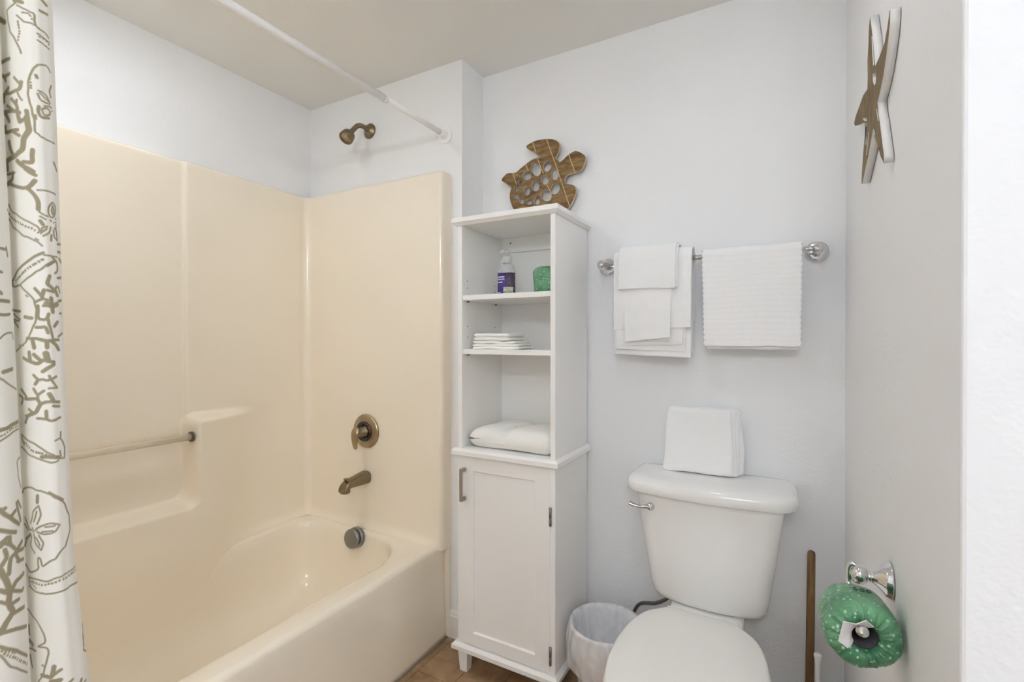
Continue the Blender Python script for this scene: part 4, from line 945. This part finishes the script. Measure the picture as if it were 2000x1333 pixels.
# ================================================================== BIN
BX, BYc = -0.499, 1.530
bn = thing('trash_bin', 'small round white waste bin between the cabinet and the toilet', 'bin', (BX, BYc, 0))
lathe('bin_wall', (BX, BYc, 0), (0, 0, 1), [(0.0, 0.082), (0.004, 0.086), (0.25, 0.111), (0.258, 0.114), (0.264, 0.117), (0.270, 0.117), (0.272, 0.114), (0.268, 0.110), (0.25, 0.107), (0.02, 0.082), (0.012, 0.05)], M['bin'], bn, 56)
ln = thing('bin_liner', 'thin translucent plastic liner folded over the rim of the small bin', 'bin liner', (BX, BYc, 0.014))
def lw(t, d): return 1 + 0.035 * noise.noise(Vector((math.cos(t) * 3, math.sin(t) * 3, d * 14))) + 0.012 * noise.noise(Vector((math.cos(t) * 9, math.sin(t) * 9, d * 30 + 4)))
V = []; Fc = []; n = 96
prof = [(0.03, 0.074, 1), (0.10, 0.088, 1), (0.18, 0.098, .9), (0.24, 0.1045, .6), (0.266, 0.1085, .3), (0.2735, 0.1125, .15), (0.2755, 0.1155, .15), (0.2735, 0.1200, .15), (0.262, 0.1235, .5), (0.240, 0.1275, 1.2), (0.215, 0.1295, 1.7), (0.19, 0.129, 2.2), (0.17, 0.127, 2.6), (0.152, 0.121, 2.6)]
for z, r, wv in prof:
    for k in range(n):
        t = 2 * math.pi * k / n
        side = 0.6 + 0.8 * (0.5 + 0.5 * math.cos(t - math.radians(205)))
        low = z if z > 0.2 or r < 0.11 else 0.2 - (0.2 - z) * side
        rr = r * (1 + (lw(t, z) - 1) * wv)
        if r > 0.1215: rr += 0.007 * (abs(math.sin(5.5 * t + 2.2 * math.sin(2 * t))) - 0.5) * min(1.0, (0.275 - z) / 0.05)
        if r > 0.1165: rr = max(rr, 0.0865 + 0.1 * low + 0.0045)
        elif r < 0.112: rr = min(rr, 0.0805 + 0.1 * low)
        V.append((BX + rr * math.cos(t), BYc + rr * math.sin(t), low))
for i in range(len(prof) - 1):
    for k in range(n): Fc.append((i * n + k, i * n + (k + 1) % n, (i + 1) * n + (k + 1) % n, (i + 1) * n + k))
Fc.append(tuple(range(n)))
py('liner_film', V, Fc, M['liner'], ln, True)

# ================================================================== PLUNGER AND BRUSH
pl = thing('plunger', 'plunger with a brown wooden handle standing in the corner', 'plunger', (0.072, 1.655, 0))
tube('wooden_handle', [(0.072, 1.655, 0.10), (0.0745, 1.657, 0.35), (0.0765, 1.659, 0.570), (0.0767, 1.659, 0.577), (0.0768, 1.659, 0.5805)], [0.0115, 0.0112, 0.0105, 0.0092, 0.004], M['stick'], pl, 20)
lathe('rubber_cup', (0.072, 1.655, 0), (0, 0, 1), [(0.0, 0.060), (0.012, 0.062), (0.05, 0.055), (0.08, 0.036), (0.092, 0.018), (0.12, 0.0155), (0.122, 0.012)], M['black'], pl, 32)
bs = thing('toilet_brush', 'white toilet brush handle beside the wooden plunger', 'toilet brush', (0.086, 1.535, 0))
tube('brush_handle', [(0.086, 1.535, 0.05), (0.086, 1.535, 0.2), (0.086, 1.535, 0.328), (0.086, 1.535, 0.346), (0.086, 1.535, 0.3515)], [0.006, 0.006, 0.0062, 0.0095, 0.0085], M['white_plastic'], bs, 18)
lathe('brush_cup', (0.086, 1.535, 0), (0, 0, 1), [(0, 0.040), (0.004, 0.042), (0.11, 0.038), (0.115, 0.034), (0.112, 0.012), (0.13, 0.007)], M['white_plastic'], bs, 28)
lathe('bristles', (0.086, 1.535, 0.02), (0, 0, 1), [(0, 0.02), (0.01, 0.03), (0.06, 0.03), (0.075, 0.01)], M['white_plastic'], bs, 24)

# ================================================================== PAPER HOLDER AND ROLL
PYc, PZ = 1.036, 0.7865
hd_ = thing('paper_holder', 'chrome toilet paper holder with flared post on the side wall', 'paper holder', (XR, PYc, PZ))
lathe('holder_post', (XR - 0.0005, PYc, PZ), (-1, 0, 0), [(0, 0.0300), (0.003, 0.0310), (0.0045, 0.0290), (0.006, 0.0290), (0.0075, 0.0275), (0.009, 0.0275), (0.011, 0.024), (0.016, 0.018), (0.022, 0.0125), (0.027, 0.0095), (0.029, 0.0085), (0.0305, 0.0105), (0.032, 0.0085), (0.035, 0.012), (0.040, 0.0158), (0.046, 0.0165), (0.052, 0.0145), (0.057, 0.009), (0.059, 0.0)], M['chrome'], hd_, 40)
ax_, az_ = 0.107, 0.757
arm = smooth_path([(0.118, PYc, PZ + 0.012), (0.109, PYc + 0.002, PZ + 0.016), (0.104, PYc + 0.004, PZ + 0.002), (0.104, PYc - 0.002, az_ + 0.008), (0.105, PYc - 0.02, az_ + 0.001), (0.106, 0.98, az_), (0.1075, 0.900, az_)], 8)
tube('holder_arm', arm, 0.0045, M['chrome'], hd_, 16)
lathe('arm_end_knob', (0.1075, 0.902, az_), (0, -1, 0), [(0, 0.0045), (0.002, 0.0075), (0.006, 0.009), (0.010, 0.0075), (0.0125, 0.0)], M['chrome'], hd_, 24)
rc_ = Vector((0.107, 0.953, 0.7405))
axis = Vector((0.10, -1, 0.02)).normalized()
tr = thing('toilet_paper_roll', 'toilet roll in speckled green wrap hanging on the chrome holder', 'toilet paper', tuple(rc_))
def wobble(t, d): return 1 + 0.028 * math.cos(2 * t + 0.9) + 0.022 * math.cos(5 * t + 1.0) + 0.03 * noise.noise(Vector((math.cos(t) * 2, math.sin(t) * 2, d * 30 + 2)))
pr_ = [(-0.047, 0.0195), (-0.048, 0.030), (-0.046, 0.040), (-0.038, 0.0475), (-0.02, 0.0495), (0.02, 0.0510), (0.036, 0.0505), (0.043, 0.0475), (0.048, 0.041), (0.051, 0.033), (0.050, 0.026), (0.045, 0.0205), (0.038, 0.0190), (-0.04, 0.0188)]
a_, u_, v_ = frame(axis); n = 144; V = []; Fc = []
for d, r in pr_:
    for k in range(n):
        t = 2 * math.pi * k / n
        cre = 1.0 + (0.05 * max(0, noise.noise(Vector((math.cos(t) * 6, math.sin(t) * 6, 9)))) if d > 0.042 or d < -0.045 else 0)
        dd = d + (0.0035 * noise.noise(Vector((math.cos(t) * 7, math.sin(t) * 7, r * 60))) - 0.0032 * (1 - abs(math.sin(6.5 * t + 1.7 * math.sin(3 * t)))) ** 3 * (1 if r > 0.022 else 0) if d > 0.04 else 0)
        rr = r * (wobble(t, d) if r > 0.024 else 1) * (cre if r > 0.024 else 1)
        V.append(rc_ + a_ * dd + u_ * (rr * math.cos(t)) + v_ * (rr * math.sin(t)))
m_ = len(pr_)
for i in range(m_):
    for k in range(n):
        Fc.append((i * n + k, i * n + (k + 1) % n, ((i + 1) % m_) * n + (k + 1) % n, ((i + 1) % m_) * n + k))
py('green_wrap', V, Fc, M['wrap'], tr, True)
core = lathe('card_core', rc_, axis, [(-0.045, 0.0186), (0.040, 0.0186), (0.0405, 0.0176), (-0.044, 0.0176), (-0.0445, 0.0178)], M['dark'], tr, 36)
# torn tissue at the core
ts_ = []
for (a0, r0, r1, d0, d1) in ((70, 0.017, 0.027, 0.047, 0.056), (92, 0.017, 0.034, 0.049, 0.058), (118, 0.017, 0.030, 0.048, 0.060), (140, 0.017, 0.039, 0.048, 0.057), (165, 0.017, 0.034, 0.048, 0.056), (192, 0.017, 0.037, 0.048, 0.055), (215, 0.017, 0.029, 0.047, 0.053)):
    ts_.append((a0, r0, r1, d0, d1))
V = []; Fc = []
for i, (a0, r0, r1, d0, d1) in enumerate(sorted(ts_)):
    t = math.radians(a0)
    def pt(r, d): return rc_ + a_ * d + u_ * (r * math.cos(t)) * (1 if u_.x > 0 else -1) + v_ * (r * math.sin(t))
    V += [pt(r0, 0.040), pt(r0 + 0.004, d0), pt(r1, d1)]
for i in range(len(ts_) - 1):
    for j in range(2): Fc.append((i * 3 + j, i * 3 + j + 1, (i + 1) * 3 + j + 1, (i + 1) * 3 + j))
tp_ = py('torn_tissue', V, Fc, M['tissue'], tr, False)
sd = tp_.modifiers.new('thickness', 'SOLIDIFY'); sd.thickness = 0.0012
# printed dark letters on the wrap
def on_roll(t, d): 
    r = 0.0508 * wobble(t, d) + 0.0010
    return rc_ + a_ * d + u_ * (r * math.cos(t)) + v_ * (r * math.sin(t))
top = math.atan2(1, 0)
for i in range(3):
    tc_ = top + (0.36 - 0.17 * i) * (1 if u_.x < 0 else -1)
    loop = [on_roll(tc_ + 0.06 * math.cos(q), -0.012 + 0.0042 * math.sin(q)) for q in np.linspace(0, 2 * math.pi * (1 if i != 2 else 0.82), 16)]
    tube('printed_letter', loop, 0.0007, M['black'], tr, 6)
    if i == 1: tube('printed_letter', [on_roll(tc_ + 0.06, -0.012), on_roll(tc_ + 0.06, -0.019)], 0.0007, M['black'], tr, 6)

# ================================================================== STARFISH
st = thing('starfish_plaque', 'brown wooden starfish cutout with whitewashed edges on the side wall', 'wall art', (XR, 1.15, 1.5))
plate('starfish_board', sc_(STAR), [sc_(h) for h in SHOLES], lambda a, b: (XR - 0.0145, a, b), (1, 0, 0), 0.0135, M['star_face'], M['star_edge'], st)

# ================================================================== VANITY LIGHT AND ADDED CEILING FILLS (all out of view)
vl = thing('vanity_light', 'chrome light bar with four round bulbs on the rear wall', 'lamp', (0.2, Y_REAR, 2.0))
box('backplate', -0.08, 0.48, Y_REAR + 0.0005, Y_REAR + 0.03, 1.955, 2.055, M['chrome'], vl, 0.008, 3)
for xx in (0.0, 0.133, 0.267, 0.40):
    lathe('bulb', (xx, Y_REAR + 0.028, 2.005), (0, 1, 0), [(0, 0.02)] + [(0.075 - 0.055 * math.cos(a), 0.055 * math.sin(a)) for a in np.linspace(0.4, math.pi - 0.05, 12)], M['globe_v'], vl, 28)
def ceiling_fill(x, y, label, key):  # unseen ceiling light added as fill
    t = thing('added_ceiling_fill', label, 'lamp', (x, y, H), 'added ceiling fill lights')
    lathe('trim_ring', (x, y, H - 0.0003), (0, 0, -1), [(0, 0.10), (0.006, 0.098), (0.010, 0.086), (0.006, 0.080)], M['rod'], t, 40)
    lathe('lens', (x, y, H - 0.0006), (0, 0, -1), [(0, 0.084), (0.006, 0.084), (0.012, 0.06), (0.015, 0.02)], M[key], t, 40)
ceiling_fill(-1.45, 0.58, 'added round fill light on the ceiling above the tub', 'tub_fill')  # added to brighten the tub and left wall
ceiling_fill(-0.25, 0.90, 'added round fill light on the ceiling in front of the toilet', 'room_fill')  # added to brighten the toilet alcove without hitting the near wall
